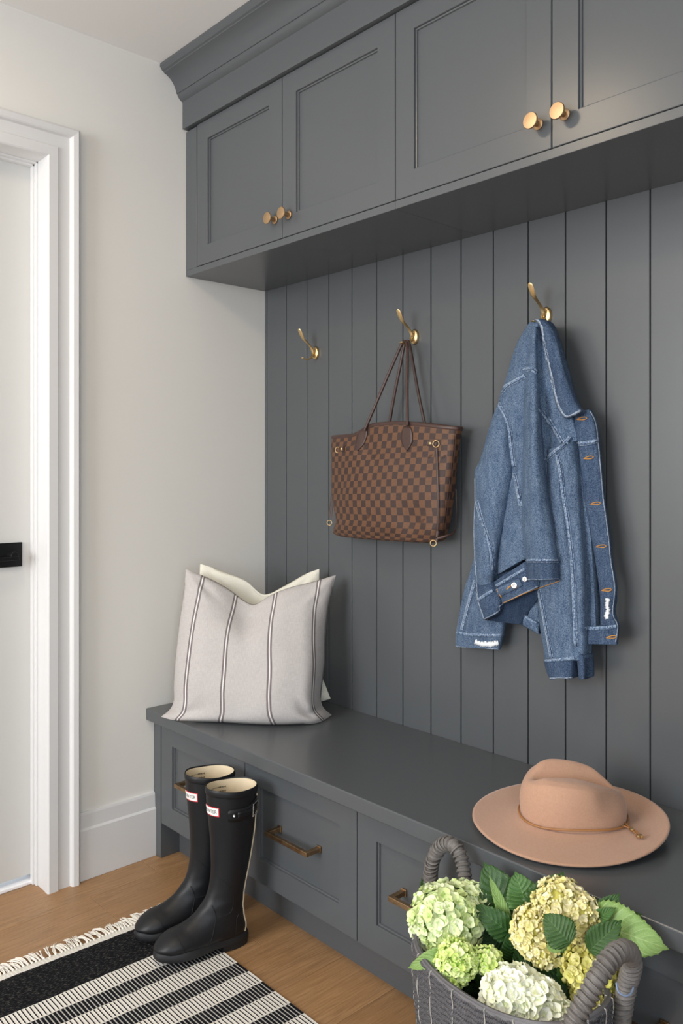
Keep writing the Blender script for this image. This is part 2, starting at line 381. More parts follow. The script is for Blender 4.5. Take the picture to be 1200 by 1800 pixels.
# frieze and crown moulding run over all units
fr = MB(); fr.box(0.0005, CW, YC - 0.0135, YC + .0195, 2.3055, 2.392)
tag(fr.build('frieze_board', M['paint'], smooth=False, bevel=0.001), 'plain charcoal frieze board between cabinet doors and crown moulding', 'moulding')
Zt = H - 0.0005
pr = [(0.0, Zt), (-0.087, Zt), (-0.088, Zt - 0.009), (-0.084, Zt - 0.015), (-0.080, Zt - 0.020), (-0.0745, Zt - 0.0225), (-0.0735, Zt - .0255), (-0.064, Zt - 0.029), (-0.052, Zt - 0.036), (-0.041, Zt - 0.047), (-0.033, Zt - 0.060), (-0.0285, Zt - 0.073), (-0.0275, Zt - 0.078), (-0.0245, Zt - .0785), (-0.0235, Zt - 0.083), (-0.019, Zt - 0.090), (-0.012, Zt - 0.096), (-0.0065, Zt - .0985), (-0.006, Zt - .1015), (0.0, Zt - .1015)]
P = [(x, YC - 0.0135 + y + 0.006, z) for x in (0.0005, CW) for y, z in pr]
mb = MB(); mb.grid(P, len(pr), 2); n_ = len(pr)
mb.f += [list(range(n_)), list(range(n_, 2 * n_))[::-1]]; mb.uv += [[(0, 0)] * n_] * 2; mb.mi += [0, 0]
tag(mb.build('crown_moulding', M['paint'], smooth=True, autos=25, weld=True), 'charcoal crown moulding along the ceiling above the wall cabinets', 'moulding')
# bench
YD = -0.4377; BT = 0.4623
tag(MB().box(0.0005, CW, -0.4653, -0.0005, 0.4263, BT).build('bench_worktop', M['paint'], smooth=False, bevel=0.003, seg=3), 'long charcoal bench top carrying the pillows and the felt hat', 'bench')
xb = [0.0455 + 0.4387 * i for i in range(7)]
e = empty('bench_cabinet', (0, 0, 0), 'charcoal drawer base under the bench top with recessed panel drawers', 'cabinet')
mb = MB(); mb.box(xb[0], CW, YD + .021, -0.002, 0.112, 0.4258); mb.box(xb[0], CW, YD + 0.0, YD + .03, 0.4235, 0.4258)
part(mb, 'body', M['paint'], e, smooth=False)
part(MB().box(0.0005, 0.0435, YD, -0.002, 0.0, 0.4258), 'leg', M['paint'], e, smooth=False, bevel=0.0015)
part(MB().box(0.0435, CW, -0.3703, -0.352, 0.0, 0.1115), 'toe_kick', M['paint'], e, smooth=False)
for i in range(6):
    d = part(shaker(xb[i] + .0012, xb[i + 1] - .0012, 0.110, 0.4245, YD, 0.0205, 0.0625, 0.0105), 'drawer', M['paint'], e, smooth=False)
    cx = (xb[i] + xb[i + 1]) / 2; hz = 0.2745; hl = 0.083; y1 = YD - 0.032
    mb = MB(); mb.box(cx - hl, cx + hl, y1 - 0.0055, y1 + 0.0045, hz - 0.0055, hz + 0.0055)
    for s_ in (-1, 1):
        mb.box(cx + s_ * hl - (0.011 if s_ > 0 else 0), cx + s_ * hl + (0.011 if s_ < 0 else 0), y1 + .0045, YD + 0.0065, hz - 0.0055, hz + 0.0055)
        mb.box(cx + s_ * hl - (0.013 if s_ > 0 else .002), cx + s_ * hl + (0.013 if s_ < 0 else .002), YD + .0055, YD + 0.0095, hz - 0.0078, hz + 0.0078)
    part(mb, 'handle', M['antique'], d, smooth=False, bevel=0.0009)

# ================================================================ HOOKS
def hook(X, label):
    X0 = 0.2756; dx = X - X0
    e = empty('coat_hook', (X, -0.0005, 1.587), label, 'hook', 'gold coat hooks on the boards')
    mb = MB(); n = 32; P = []
    for r, y in ((0.0, -0.0005), (1.0, -0.0005), (1.0, -0.005), (0.93, -0.0075), (0.8, -0.0088), (0.0, -0.0095)):
        for k in range(n):
            a = 2 * PI * k / n; P.append((X + math.cos(a) * 0.0150 * max(r, .001), y, 1.587 + math.sin(a) * 0.0215 * max(r, .001)))
    mb.grid(P, n, 6, None, True)
    pl = part(mb, 'back_plate', M['gold'], e)
    for sg in (-1, 1):
        mb = MB(); mb.lathe([(0, 0), (0.0034, 0), (0.0034, 0.0012), (0.0024, 0.0022), (0, 0.0023)], (X + 0.009 * 0, -0.0088, 1.587 + sg * 0.0128), (0, -1, 0), 16)
        part(mb, 'screw', M['antique'], pl)
    up = [(556, 622), (551, 620.5), (548.3, 614), (545.5, 609), (541.7, 604.5), (537, 600), (533, 595.5), (529.8, 589.5), (527.2, 583), (525, 578)]
    pts = [atx(px, py, X0) for px, py in up]; pts = [Vector(p) for p in crs([tuple(p) for p in pts], 30)]
    for p in pts: p.x += dx
    rad = []
    for i in range(30):
        t = i / 29; w_ = lerp(0.0058, 0.0042, sm(t / .4)) if t < .4 else lerp(0.0042, 0.0075, sm((t - .4) / .45)); th = lerp(0.0048, 0.0021, sm(t * 1.6))
        if t > .88: k = math.sqrt(max(0.02, 1 - ((t - .88) / .125) ** 2)); w_ *= k; th *= max(k, .5)
        rad.append((w_, th))
    part(MB().tube(pts, rad, 12, ref=(1, 0, 0)), 'upper_prong', M['gold'], e)
    lo = [(553, 622), (550, 624), (548, 627), (545, 630), (541, 631.8), (537, 631.5), (533, 630.3), (530.5, 628.5)]
    pts = [Vector(p) for p in crs([tuple(atx(px, py, X0)) for px, py in lo], 22)]
    for p in pts: p.x += dx
    rad = [(lerp(0.0052, 0.0036, sm(i / 12)) if i < 12 else lerp(0.0036, 0.0058, sm((i - 12) / 7)), lerp(0.0042, 0.0018, sm(i / 14))) for i in range(22)]
    rad[-1] = (0.003, 0.001)
    part(MB().tube(pts, rad, 12, ref=(1, 0, 0)), 'lower_prong', M['gold'], e)
    return e
hook(0.2756, 'empty brushed gold coat hook with nothing hanging on it')
hook(0.7089, 'brushed gold coat hook carrying the checked tote bag')
hook(1.1473, 'brushed gold coat hook carrying the denim jacket')

# ================================================================ TOTE BAG
t = NT('checked_coated_canvas', 0.5, 0, 0.35); uvc = t.uv(); sx = t.sep(uvc)
ck = t.n('ShaderNodeTexChecker', {'Vector': t.map(uvc, (1, 1, 1)), 'Color1': (1, 1, 1, 1), 'Color2': (0, 0, 0, 1), 'Scale': 1.0}).outputs[1]
tw = t.wave(t.map(uvc, (1, 1, 1), (0, 0, .78)), 4.2, 0, 0, 'X'); nz = t.noise(uvc, 3.5, 3)
c = t.mix(ck, t.mix(nz, srgb(50, 36, 33), srgb(72, 55, 50)), t.mix(nz, srgb(94, 64, 44), srgb(120, 86, 62)))
c = t.mix(t.math('MULTIPLY', tw, 0.28), c, srgb(50, 34, 28)); t.col(c); t.bump(tw, 0.25, 0.0008); M['canvas'] = t.m
M['leather'] = simple('dark_brown_leather', srgb(66, 46, 40), 0.42, var=0.18, vs=60, bump=0.3, bs=350)
M['bag_in'] = simple('bag_lining', srgb(120, 60, 50), 0.9)
bag = empty('tote_bag', (0.72, -0.07, 1.02), 'brown checked tote bag hanging by thin leather handles from a gold hook', 'bag')
BT_ = 0.315                                           # bag height, bottom (t=0) to rim (t=1)
def bag_ring(t_, n=96):
    # outline seen by the camera, traced at the front face; left and right edges of the front, and depth
    L = cr([(593, 934), (600, 912), (592, 880), (589, 850), (589, 815), (588, 790), (589, 766)], t_)
    R = cr([(780, 947), (788, 920), (794, 880), (799, 840), (803, 805), (807, 775), (811, 753)], t_)
    yf = lerp(-0.112, -0.088, t_); yb = lerp(-0.022, -0.030, t_)
    if t_ < 0.12: yf = lerp(-0.100, yf, t_ / .12)
    yl = lerp(-0.052, -0.050, t_); yr = lerp(-0.050, -0.050, t_)
    a = at(L[0], L[1], yl); b = at(R[0], R[1], yr)
    P = []; U = []
    for k in range(n):
        th = 2 * PI * k / n
        cx, sy = math.cos(th), math.sin(th)
        e_ = 0.42
        X = math.copysign(abs(cx) ** (e_ + .28), cx); Y = math.copysign(abs(sy) ** (e_ + .1), sy)
        u = (X + 1) / 2; p = a.lerp(b, u)
        d = (yf - (a.y + b.y) / 2) if Y < 0 else (yb - (a.y + b.y) / 2)
        y = lerp(a.y, b.y, u) + abs(Y) * d
        # sag of the rim towards the left end, gentle buckles on the face
        bul = 0
        if Y < 0:
            bul = -0.010 * math.exp(-((u - .45) / .25) ** 2 - ((t_ - .42) / .3) ** 2) + 0.010 * math.exp(-((u - .80) / .09) ** 2 - ((t_ - .16) / .12) ** 2) + 0.009 * math.exp(-((u - .10) / .10) ** 2 - ((t_ - .5) / .3) ** 2) + 0.006 * math.exp(-((u - .34 - .25 * (1 - t_)) / .05) ** 2 - ((t_ - .82) / .2) ** 2)
            bul += 0.0025 * noise.noise((u * 6, t_ * 5, 3))
        z = p.z
        if t_ > .8:                                  # the rim sits higher between the handles
            z += (t_ - .8) / .2 * (0.0275 * sm((u - .22) / .2) * (1 - sm((u - .55) / .55)) - 0.003 * (1 - u))
        P.append(Vector((p.x, y + bul, z)))
    s_ = 0
    for k in range(n):
        U.append(s_); s_ += (P[(k + 1) % n] - P[k]).length
    return P, U, s_
NR = 40; NB = 96; P = []; UVs = []
sq = 0.0192
for j in range(NR):
    t_ = j / (NR - 1); r, U, s_ = bag_ring(t_, NB)
    P += r; 
    u0 = U[NB * 3 // 4] if True else 0
    for k in range(NB): UVs.append(((U[k] - u0) / sq, t_ * BT_ / (sq * .93)))
mb = MB(); fs = []
for j in range(NR - 1):
    for k in range(NB - 1): a = j * NB + k; fs.append((a, a + 1, a + NB + 1, a + NB))
    a = j * NB + NB - 1; fs.append((a, j * NB, j * NB + NB, a + NB))
mb.add(P, fs, UVs)
for j in range(NR - 1):                               # closing column gets its own uv
    f_i = j * NB + NB - 1; w0 = mb.uv[f_i]; d = UVs[j * NB + NB - 1][0] + (UVs[1][0] - UVs[0][0])
    mb.uv[f_i] = [w0[0], (d, w0[1][1]), (d, w0[2][1]), w0[3]]
# rounded base below the first ring
b0, U0, _ = bag_ring(0, NB); cc = sum(b0, Vector()) / NB; prev = len(mb.v)
rings = [b0]
for q, (sc, dz) in enumerate(((0.985, -0.004), (0.95, -0.008), (0.85, -0.012), (0.5, -0.014), (0.02, -0.014))):
    rings.append([Vector((lerp(cc.x, p.x, sc), lerp(-0.06, p.y, sc), p.z + dz)) for p in b0])
mb.grid([p for r in rings for p in r], NB, len(rings), [((U0[k] - U0[NB * 3 // 4]) / sq, -0.5 * i_) for i_ in range(len(rings)) for k in range(NB)], True)
top, Ut, _ = bag_ring(1, NB)
body = part(mb, 'bag_body', M['canvas'], bag, weld=False)
inn = MB(); r2 = [[Vector((lerp(.72, p.x, s_), lerp(-0.066, p.y, s_), p.z - d)) for p in top] for s_, d in ((0.992, 0.001), (0.975, 0.012), (0.93, 0.03), (0.80, 0.05), (0.0, 0.055))]
inn.grid([p for r in r2 for p in r], NB, 4, None, True); part(inn, 'lining', M['bag_in'], bag)
part(MB().tube([p + Vector((0, 0, -0.003)) for p in top], [(0.0055, 0.0022)] * NB, 8, closed=True, ref=(0, 0, 1)), 'rim_binding', M['leather'], bag)
bvh = BVHTree.FromPolygons([v for v in mb.v], mb.f)
def onbag(px, py, off=0.0015, bv=None):
    d = (at(px, py, 0.0) - CAM).normalized(); h = (bv or bvh).ray_cast(CAM, d)
    if h[0] is None: return at(px, py, -0.06)
    nrm = h[1] if h[1].dot(d) < 0 else -h[1]
    return h[0] + nrm * off
# handles: two loops over the lower prong of the hook, four leather tabs
HK = Vector((0.7089, -0.047, 1.5635))
def strap(pts, r=0.0046): return [Vector(p) for p in crs([tuple(p) for p in pts], 40)]
zb = lambda px, py, y: at(px, py, y)
front = [zb(641, 756, -0.094), zb(658, 716, -0.085), zb(680, 664, -0.068), zb(700, 618, -0.052), zb(706, 605, -0.047), zb(711, 600.5, -0.046), zb(715, 606, -0.050), zb(716, 625, -0.058), zb(715.5, 680, -0.078), zb(716, 748, -0.097)]
back = [zb(684, 748, -0.036), zb(692, 700, -0.040), zb(704, 640, -0.043), zb(710, 608, -0.041), zb(714, 600, -0.036), zb(719, 603, -0.034), zb(724, 628, -0.033), zb(735, 690, -0.031), zb(747, 748, -0.030)]
for nm, pp in (('handle', back), ('handle', front)):
    part(MB().tube(strap(pp), 0.0043, 10), nm, M['leather'], bag)
def tab(px, py, w, h, lean, parent):
    mb = MB(); P = []; n = 15
    for j in range(n):
        v = j / (n - 1); ww = w * (0.30 + 0.70 * math.sin(PI * min(1, (v * 1.0 + .12)) ** 1.0)) if v < .55 else w * max(0.02, (1 - ((v - .55) / .45) ** 1.5))
        for i in range(7): P.append(onbag(px + lean * v + ww * (i / 6 - .5), py + h * v, 0.0022))
    mb.grid(P, 7, n); o = part(mb, 'handle_tab', M['leather'], parent); sd = o.modifiers.new('t', 'SOLIDIFY'); sd.thickness = 0.0025; sd.offset = 0
tab(641, 756, 17, 37, -12, bag); tab(716, 750, 20, 43, 0, bag)
def ringo(c, r, th, nrm, mb):
    nrm = Vector(nrm).normalized(); a = nrm.orthogonal().normalized(); b = nrm.cross(a)
    return mb.tube([Vector(c) + (a * math.cos(2 * PI * k / 28) + b * math.sin(2 * PI * k / 28)) * r for k in range(28)], th, 8, closed=True)
for (px, py, rx, ry) in ((602, 789.5, 595, 791), (757, 779.5, 768, 780.5)):   # rivet tabs, D-rings
    mb = MB(); c0 = onbag(px, py, 0.002); c1 = onbag(rx, ry, 0.002) if rx > 700 else at(rx, ry, -0.080)
    mb.tube([c0 + (c0 - c1) * .5, c0, c1], [(0.0075, 0.0016)] * 3, 10, ref=(0, 0, 1)); tb = part(mb, 'ring_tab', M['leather'], bag)
    mb = MB(); mb.lathe([(0, 0.004), (0.003, 0.0036), (0.0045, 0.002), (0.0045, 0)], c0, (0.3, -1, 0), 16); part(mb, 'rivet', M['gold'], tb)
    part(ringo(c1 + Vector((0, -0.003, 0)), 0.0085, 0.0013, (0.5, -1, 0), MB()), 'ring', M['gold'], tb)
# side laces ending in a ring
for lace, rg in (([(590, 797, -.060), (586.5, 830, -.070), (584, 866, -.076), (578.5, 908, -.078)], (579, 919, -.078)), ([(591, 800, -.054), (589, 840, -.060), (588, 870, -.066), (584, 912, -.076)], None)):
    part(MB().tube(crs([tuple(at(*q)) for q in lace], 20), [(0.0033, 0.0012)] * 20, 8, ref=(1, 0.2, 0)), 'side_lace', M['leather'], bag)
    if rg: part(ringo(at(*rg), 0.0075, 0.0012, (0.6, -1, 0), MB()), 'ring', M['gold'], bag)
l2 = [onbag(768, 788, .003), onbag(769, 820, .004), onbag(770, 870, .004), onbag(769, 915, .004), onbag(768, 934, .004)]
part(MB().tube([Vector(p) for p in crs([tuple(p) for p in l2], 20)], [(0.0030, 0.0011)] * 20, 8, ref=(1, 0.2, 0)), 'side_lace', M['leather'], bag)
l3 = [at(801, 860, -.045), at(802, 905, -.05), at(799, 934, -.065), at(785, 942, -.092), at(768, 947, -.108)]
part(MB().tube([Vector(p) for p in crs([tuple(p) for p in l3], 20)], [(0.0030, 0.0011)] * 20, 8, ref=(0, 0, 1)), 'side_lace', M['leather'], bag)
mb = MB(); k0 = onbag(769, 932, .006); mb.tube([k0, k0 + Vector((-0.001, -0.002, -0.016))], [0.0062, 0.0055], 10); mb.tube([k0 + Vector((-0.002, -0.002, -0.019)), k0 + Vector((-0.006, -0.004, -0.029))], [(0.006, 0.003)] * 2, 10); part(mb, 'lace_slide', M['leather'], bag)
part(ringo(at(761.5, 955, -0.112), 0.0078, 0.0012, (0.6, -1, 0), MB()), 'ring', M['gold'], bag)
# faint embossed marks on four of the dark squares
for mx, my in ((661, 801), (757, 802), (781, 803), (648, 908), (744, 915)):
    mk_ = MB()
    for q in (-1, 0, 1):
        mk_.tube([onbag(mx - 3.2 + q * 2.2, my + 3.6, .0006), onbag(mx + 1.6 + q * 1.6, my - 3.6, .0006)], .00045, 5)
    part(mk_, 'embossed_mark', M['leather'], bag)
# side seams on the right end
for dx_ in (0, 3.2):
    seam = [onbag(801 - dx_ - 22 * (1 - v) ** 1.3, 765 + 175 * (1 - v), 0.0012) for v in [i / 20 for i in range(21)]]
    part(MB().tube(seam, 0.0007, 6), 'seam', M['leather'], bag)

# ================================================================ PILLOWS
t = NT('striped_linen', 0.95, 0, 0.15); uvc = t.uv(); s_ = t.sep(uvc)
wv = t.math('MULTIPLY', t.wave(t.map(uvc, (1, 1, 1), (0, 0, .785)), 55, 0.5, 1, 'X'), 0.5)
nz = t.noise(t.map(uvc, (260, 26, 1)), 1, 2, 0.6); nz2 = t.noise(t.map(uvc, (26, 300, 1)), 1, 2, 0.6)
c = t.mix(t.math('ADD', t.math('MULTIPLY', nz, 0.6), t.math('MULTIPLY', nz2, 0.5)), srgb(154, 149, 146), srgb(210, 206, 203))
mk = None; mw = None
for u0 in (0.118, 0.348, 0.625, 0.897):
    d = t.math('ABSOLUTE', t.math('SUBTRACT', s_[0], u0))
    band = t.math('MULTIPLY', t.math('LESS_THAN', d, 0.0145), t.math('GREATER_THAN', d, 0.0045)); wh = t.math('LESS_THAN', d, 0.0022)
    mk = band if mk is None else t.math('MAXIMUM', mk, band); mw = wh if mw is None else t.math('MAXIMUM', mw, wh)
c = t.mix(t.math('MULTIPLY', mk, 0.86), c, t.mix(nz2, srgb(78, 68, 70), srgb(122, 112, 113))); c = t.mix(mw, c, srgb(236, 234, 230))
t.col(c); t.bump(t.math('ADD', wv, nz), 0.35, 0.0008); M['stripe'] = t.m
t = NT('cream_linen', 0.95, 0, 0.15); uvc = t.uv()
t.col(t.mix(t.noise(t.map(uvc, (150, 150, 1)), 1, 2), srgb(214, 210, 194), srgb(236, 233, 220))); t.bump(t.noise(t.map(uvc, (200, 200, 1)), 1, 2), .3, .0008); M['cream'] = t.m
def pillow(name, label, mat, top, right, bottom, left, mapf, T, seed, back=0.75, zb_=True, group=None):
    n = 64; nrm = None
    bz = lambda px, py: atz(px, py, BT + 0.003) if zb_ else mapf(px, py)
    low = bottom[0][1] - 3
    mp = lambda q: [tuple(bz(*p)) if q is bottom or (p == q[-1] and q in (left, right)) else tuple(mapf(*p)) for p in q]
    T_, R_, B_, L_ = [arc(crs(mp(q), 200), n) for q in (top, right, bottom, left)]   # top L->R, right T->B, bottom L->R, left T->B
    T_, R_, B_, L_ = [[Vector(p) for p in q] for q in (T_, R_, B_, L_)]
    nv = (B_[-1] - B_[0]).cross(T_[n // 2] - B_[n // 2]).normalized()
    if nv.dot(CAM - B_[0]) < 0: nv = -nv
    F_, K_ = [], []; UV = []
    for j in range(n):
        v = j / (n - 1)
        for i in range(n):
            u = i / (n - 1)
            p = T_[i] * (1 - v) + B_[i] * v + L_[j] * (1 - u) + R_[j] * u - (T_[0] * (1 - u) * (1 - v) + T_[-1] * u * (1 - v) + B_[0] * (1 - u) * v + B_[-1] * u * v)
            a = (max(0, 1 - (2 * u - 1) ** 2)) ** .5 * (max(0, 1 - (2 * v - 1) ** 2)) ** .5
            th = T * a ** .85
            wr = 0.012 * noise.noise((u * 2.2 + seed, v * 2.2, 1)) * min(1, a * 2.5) - 0.016 * math.exp(-((u - .86 + (1 - v) * .35) / .030) ** 2) * math.exp(-((v - .90) / .07) ** 2) - 0.012 * math.exp(-((v - .90 - (1 - u) * .1) / .022) ** 2) * math.exp(-((u - .93) / .09) ** 2) - 0.008 * math.exp(-((v - .92) / .02) ** 2) * math.exp(-((u - .05) / .07) ** 2) + 0.0045 * noise.noise((u * 7 + seed, v * 4, 5)) * min(1, a * 3)
            # creases running in from the corners and the dent below the chopped top
            dent = -0.030 * math.exp(-((u - .44) / .20) ** 2 - ((v - .12) / .15) ** 2) * min(1, a * 3)
            for cu, cv in ((0, 1), (1, 1), (1, 0), (0, 0)):
                du, dv = abs(u - cu), abs(v - cv); wr += 0.006 * math.exp(-((du - dv) / .035) ** 2) * math.exp(-((du + dv - .22) / .14) ** 2) - 0.005 * math.exp(-((du - 1.9 * dv) / .05) ** 2) * math.exp(-((du + dv - .25) / .12) ** 2)
            F_.append(p + nv * (th + wr + dent)); K_.append(p - nv * th * back); UV.append((u, 1 - v))
    for p in F_ + K_: p.z = max(p.z, BT + 0.0015); p.x = max(p.x, 0.004); p.y = min(p.y, -0.004)
    mb = MB(); mb.grid(F_, n, n, UV); mb.grid([p for p in K_], n, n, UV)
    mb.f[len(mb.f) // 2:] = [f[::-1] for f in mb.f[len(mb.f) // 2:]]
    o = mb.build(name, mat, weld=True, autos=None); tag(o, label, 'pillow', group); return o
PN = Vector((1, -1, 0)).normalized(); PB = Vector((0.145, -0.425, BT))
def pmap(px, py, off=0.0, base=PB, lean=0.13):
    # plane through the pillow's base line, leaning back by `lean` metres per metre
    d = FW + RT * ((px - 600.14) / FPX) + UP * ((HY - py) / FPX); nn = (PN + Vector((0, 0, lean))).normalized(); b = base + PN * off
    return CAM + d * ((b - CAM).dot(nn) / d.dot(nn))
pm1 = lambda px, py: pmap(px, py)
pm2 = lambda px, py: pmap(px, py, -0.070, PB, 0.12)
pillow('cushion', 'cream cushion tucked behind the striped pillow in the bench corner', M['cream'],
       [(352, 991), (385, 1002), (430, 1020), (463, 1045), (500, 1030), (535, 1010), (561, 1000)], [(561, 1000), (560, 1050), (557, 1110), (558, 1165), (568, 1195), (581, 1228)],
       [(330, 1238), (400, 1243), (470, 1246), (530, 1246), (560, 1242), (582, 1236)], [(352, 991), (348, 1060), (340, 1130), (334, 1190), (330, 1238)], pm2, 0.030, 11, 1.0, False)
pillow('striped_pillow', 'large pale grey linen pillow with thin dark vertical stripes on the bench', M['stripe'],
       [(327, 1001), (362, 1014), (400, 1034), (430, 1056), (449, 1062), (474, 1047), (505, 1034), (548, 1023), (590, 1011)], [(590, 1011), (584, 1040), (577, 1070), (572, 1120), (571, 1165), (565, 1215), (566, 1240), (583, 1257)],
       [(283, 1260), (305, 1266), (330, 1268), (390, 1270), (469, 1274), (530, 1273), (560, 1270), (583, 1257)], [(327, 1001), (322, 1045), (315, 1095), (309, 1150), (305, 1200), (303, 1240), (283, 1260)], pm1, 0.075, 3, 0.25)

# ================================================================ HAT
t = NT('tan_wool_felt', 0.95, 0, 0.15); o = t.obj()
n1 = t.noise(t.map(o, (260, 260, 260)), 1, 3, 0.7); n2 = t.noise(o, 9, 3)
t.col(t.mix(n1, t.mix(n2, srgb(160, 122, 98), srgb(176, 138, 114)), t.mix(n2, srgb(184, 146, 121), srgb(196, 158, 134)))); t.bump(n1, 0.3, 0.001)
t.b.inputs['Sheen Weight'].default_value = 0.25; t.b.inputs['Sheen Roughness'].default_value = 0.5; M['felt'] = t.m
HC = Vector((1.368, -0.250, BT + 0.004)); HA = RT.copy(); HB = FW.copy()        # hat axes: along the crease, and away
hat = empty('felt_hat', HC, 'tan wide brimmed felt hat with pinched crown lying on the bench', 'hat')
def hp(a, b, z): return HC + HA * a + HB * b + UP * z
def crown_xy(th, s=1.0):                             # egg outline of the crown base
    c_, s_ = math.cos(th), math.sin(th); ax = 0.105 if c_ > 0 else 0.106
    return 0.006 + ax * s * math.copysign(abs(c_) ** .9, c_), 0.083 * s * s_
n = 96; P = []
def brimz(a, b, r):
    return 0.012 + 0.016 * (r ** 1.6) * (0.35 + 0.75 * sm((a + .05) / .25)) - 0.012 * r * sm((-b - .02) / .2) - 0.006 * r * sm((-a) / .2)
NBm = 22
for j in range(NBm):
    s_ = j / (NBm - 1)
    for k in range(n):
        th = 2 * PI * k / n; x0_, y0_ = crown_xy(th); R_ = 0.195 - 0.004 * math.cos(th) + 0.003 * math.sin(2 * th + 1)
        x1_, y1_ = R_ * math.cos(th), R_ * math.sin(th) * 1.0
        a, b = lerp(x0_, x1_, s_), lerp(y0_, y1_, s_)
        P.append(hp(a, b, max(0.0, brimz(a, b, s_)) + 0.007 * (1 - s_) ** 6))
mb = MB(); mb.grid(P, n, NBm, None, True); br = part(mb, 'brim', M['felt'], hat)
sd = br.modifiers.new('t', 'SOLIDIFY'); sd.thickness = 0.0034; sd.offset = 1
# crown: side wall rising to a sloping edge, then the top falling into the centre crease
P = []; zt = lambda a: lerp(0.104, 0.060, sm((a + 0.03) / 0.19) ** 1.15) - 0.012 * sm((-a - .055) / .045)
NS, NT_ = 26, 22
for j in range(NS + NT_):
    for k in range(n):
        th = 2 * PI * k / n
        if j < NS:
            v = j / (NS - 1); sc = 1.0 + 0.035 * math.sin(PI * min(1, v * 1.15)) - 0.09 * v ** 7
            a, b = crown_xy(th, sc); edge = zt(crown_xy(th, .9)[0]); z = 0.012 + (edge - 0.012) * (v ** .93); z -= 0.0
            # long dents either side near the front pinch
            dent = 0.007 * math.exp(-((a - .062) / .030) ** 2) * math.exp(-((v - .80) / .30) ** 2); b *= 1 - dent / .083
            b *= 1 - 0.42 * sm((a - .02) / .10) * v ** 1.5
        else:
            q = 1 - (j - NS + 1) / NT_; sc = 0.90 * q; a, b = crown_xy(th, sc); b *= 1 - 0.42 * sm((a - .02) / .10)
            w_ = q * math.sin(th)
            fd = sm((1 - q) / .38); tail = 1 - sm((a - .06) / .05) * .35
            z = zt(a) + 0.004 * sm((1 - q) / .15) + fd * (0.015 * math.exp(-((w_ - .45) / .24) ** 2) - 0.030 * tail * math.exp(-((w_ + .06) / .20) ** 2) + 0.002)
        P.append(hp(a, b, z))
mb = MB(); mb.grid(P, n, NS + NT_, None, True); part(mb, 'crown', M['felt'], hat, autos=None, sub=1)
# cord around the crown with two beaded ends over the brim
M['cord'] = simple('tan_leather_cord', srgb(156, 108, 62), 0.5, var=.15, vs=90)
cp = [hp(*(lambda q: (q[0], q[1]))(crown_xy(th, 1.055)), 0.0235 + 0.003 * math.sin(3 * th)) for th in [2 * PI * k / 72 for k in range(72)]]
cord = part(MB().tube(cp, 0.0020, 8, closed=True), 'cord_band', M['cord'], hat)
for ends in ([(1094, 1443, .085), (1104, 1452, .07), (1115, 1463, .05), (1121, 1470, .035)], [(1090, 1450, .075), (1102, 1454, .06), (1116, 1460, .045), (1127, 1470, .035)]):
    pts = [Vector(p) for p in crs([tuple(atz(px, py, BT + 0.026 - .0 * q)) for px, py, q in ends], 14)]
    part(MB().tube(pts, 0.0015, 8), 'cord_end', M['cord'], cord)
    c0 = pts[-1]; part(MB().lathe([(0, -.004), (.003, -.0035), (.0042, 0), (.003, .0035), (0, .004)], c0, (pts[-1] - pts[-4]), 14), 'bead', M['gold'], cord)
part(MB().lathe([(0, -.004), (.004, -.003), (.004, .003), (0, .004)], atz(1109.5, 1458, BT + .027), RT, 14), 'slide_bead', M['gold'], cord)

# ================================================================ RUG
RO = Vector((0.36, -0.5835, 0.0)); RA = math.radians(-1.3)
rx_ = Vector((math.cos(RA), math.sin(RA) * 0.35, 0)).normalized(); ry_ = Vector((-math.sin(RA) * -1.9, -1, 0)).normalized()
def rugp(u, v, z): return RO + rx_ * u + ry_ * v + UP * z
t = NT('woven_rug', 0.95, 0, 0.1); uvc = t.uv(); s_ = t.sep(uvc); U_ = s_[0]; V_ = s_[1]
wob = t.math('MULTIPLY', t.math('SUBTRACT', t.noise(t.map(uvc, (30, 30, 1)), 1, 2), 0.5), 0.006)
rib = 0.0092
col = t.math('FLOOR', t.math('DIVIDE', t.math('ADD', V_, t.math('MULTIPLY', wob, 0.2)), rib)); odd = t.math('ABSOLUTE', t.math('MODULO', col, 2.0))
fr_ = t.math('FRACT', t.math('DIVIDE', t.math('ADD', V_, t.math('MULTIPLY', wob, 0.2)), rib))
uu = t.math('ADD', U_, wob)
ph = t.math('FRACT', t.math('DIVIDE', t.math('SUBTRACT', uu, 0.137), 0.1035)); inw = t.math('LESS_THAN', ph, 0.52)
thin = t.math('GREATER_THAN', fr_, 0.70)
isw = t.math('ABSOLUTE', t.math('SUBTRACT', inw, thin))                       # broad rib takes the stripe's colour, thin line the other
ed = t.math('LESS_THAN', t.math('MINIMUM', ph, t.math('ABSOLUTE', t.math('SUBTRACT', ph, 0.52))), 0.022)
isw = t.math('MAXIMUM', isw, ed)
bead = t.math('MULTIPLY', t.math('ADD', t.n('ShaderNodeMath', {0: t.math('MULTIPLY', U_, 2 * PI / 0.0032)}, operation='SINE').outputs[0], 1.0), 0.5)
isw = t.math('MULTIPLY', isw, t.math('GREATER_THAN', t.math('ADD', bead, t.math('MULTIPLY', t.math('SUBTRACT', 1.0, thin), 1.0)), 0.30))
blk = t.math('MULTIPLY', t.math('LESS_THAN', uu, 0.137), t.math('GREATER_THAN', uu, 0.0))
spk = t.noise(t.map(uvc, (520, 95, 1), (0, 0, 0.25)), 1, 2, 0.6)
ivory = t.mix(bead, srgb(216, 210, 198), srgb(246, 243, 235)); black = t.mix(t.ramp(spk, [(0.55, (0, 0, 0)), (0.68, (1, 1, 1))]), srgb(20, 21, 25), srgb(96, 94, 88))
blk2 = t.mix(t.ramp(spk, [(0.60, (0, 0, 0)), (0.75, (1, 1, 1))]), srgb(22, 23, 28), srgb(66, 66, 66))
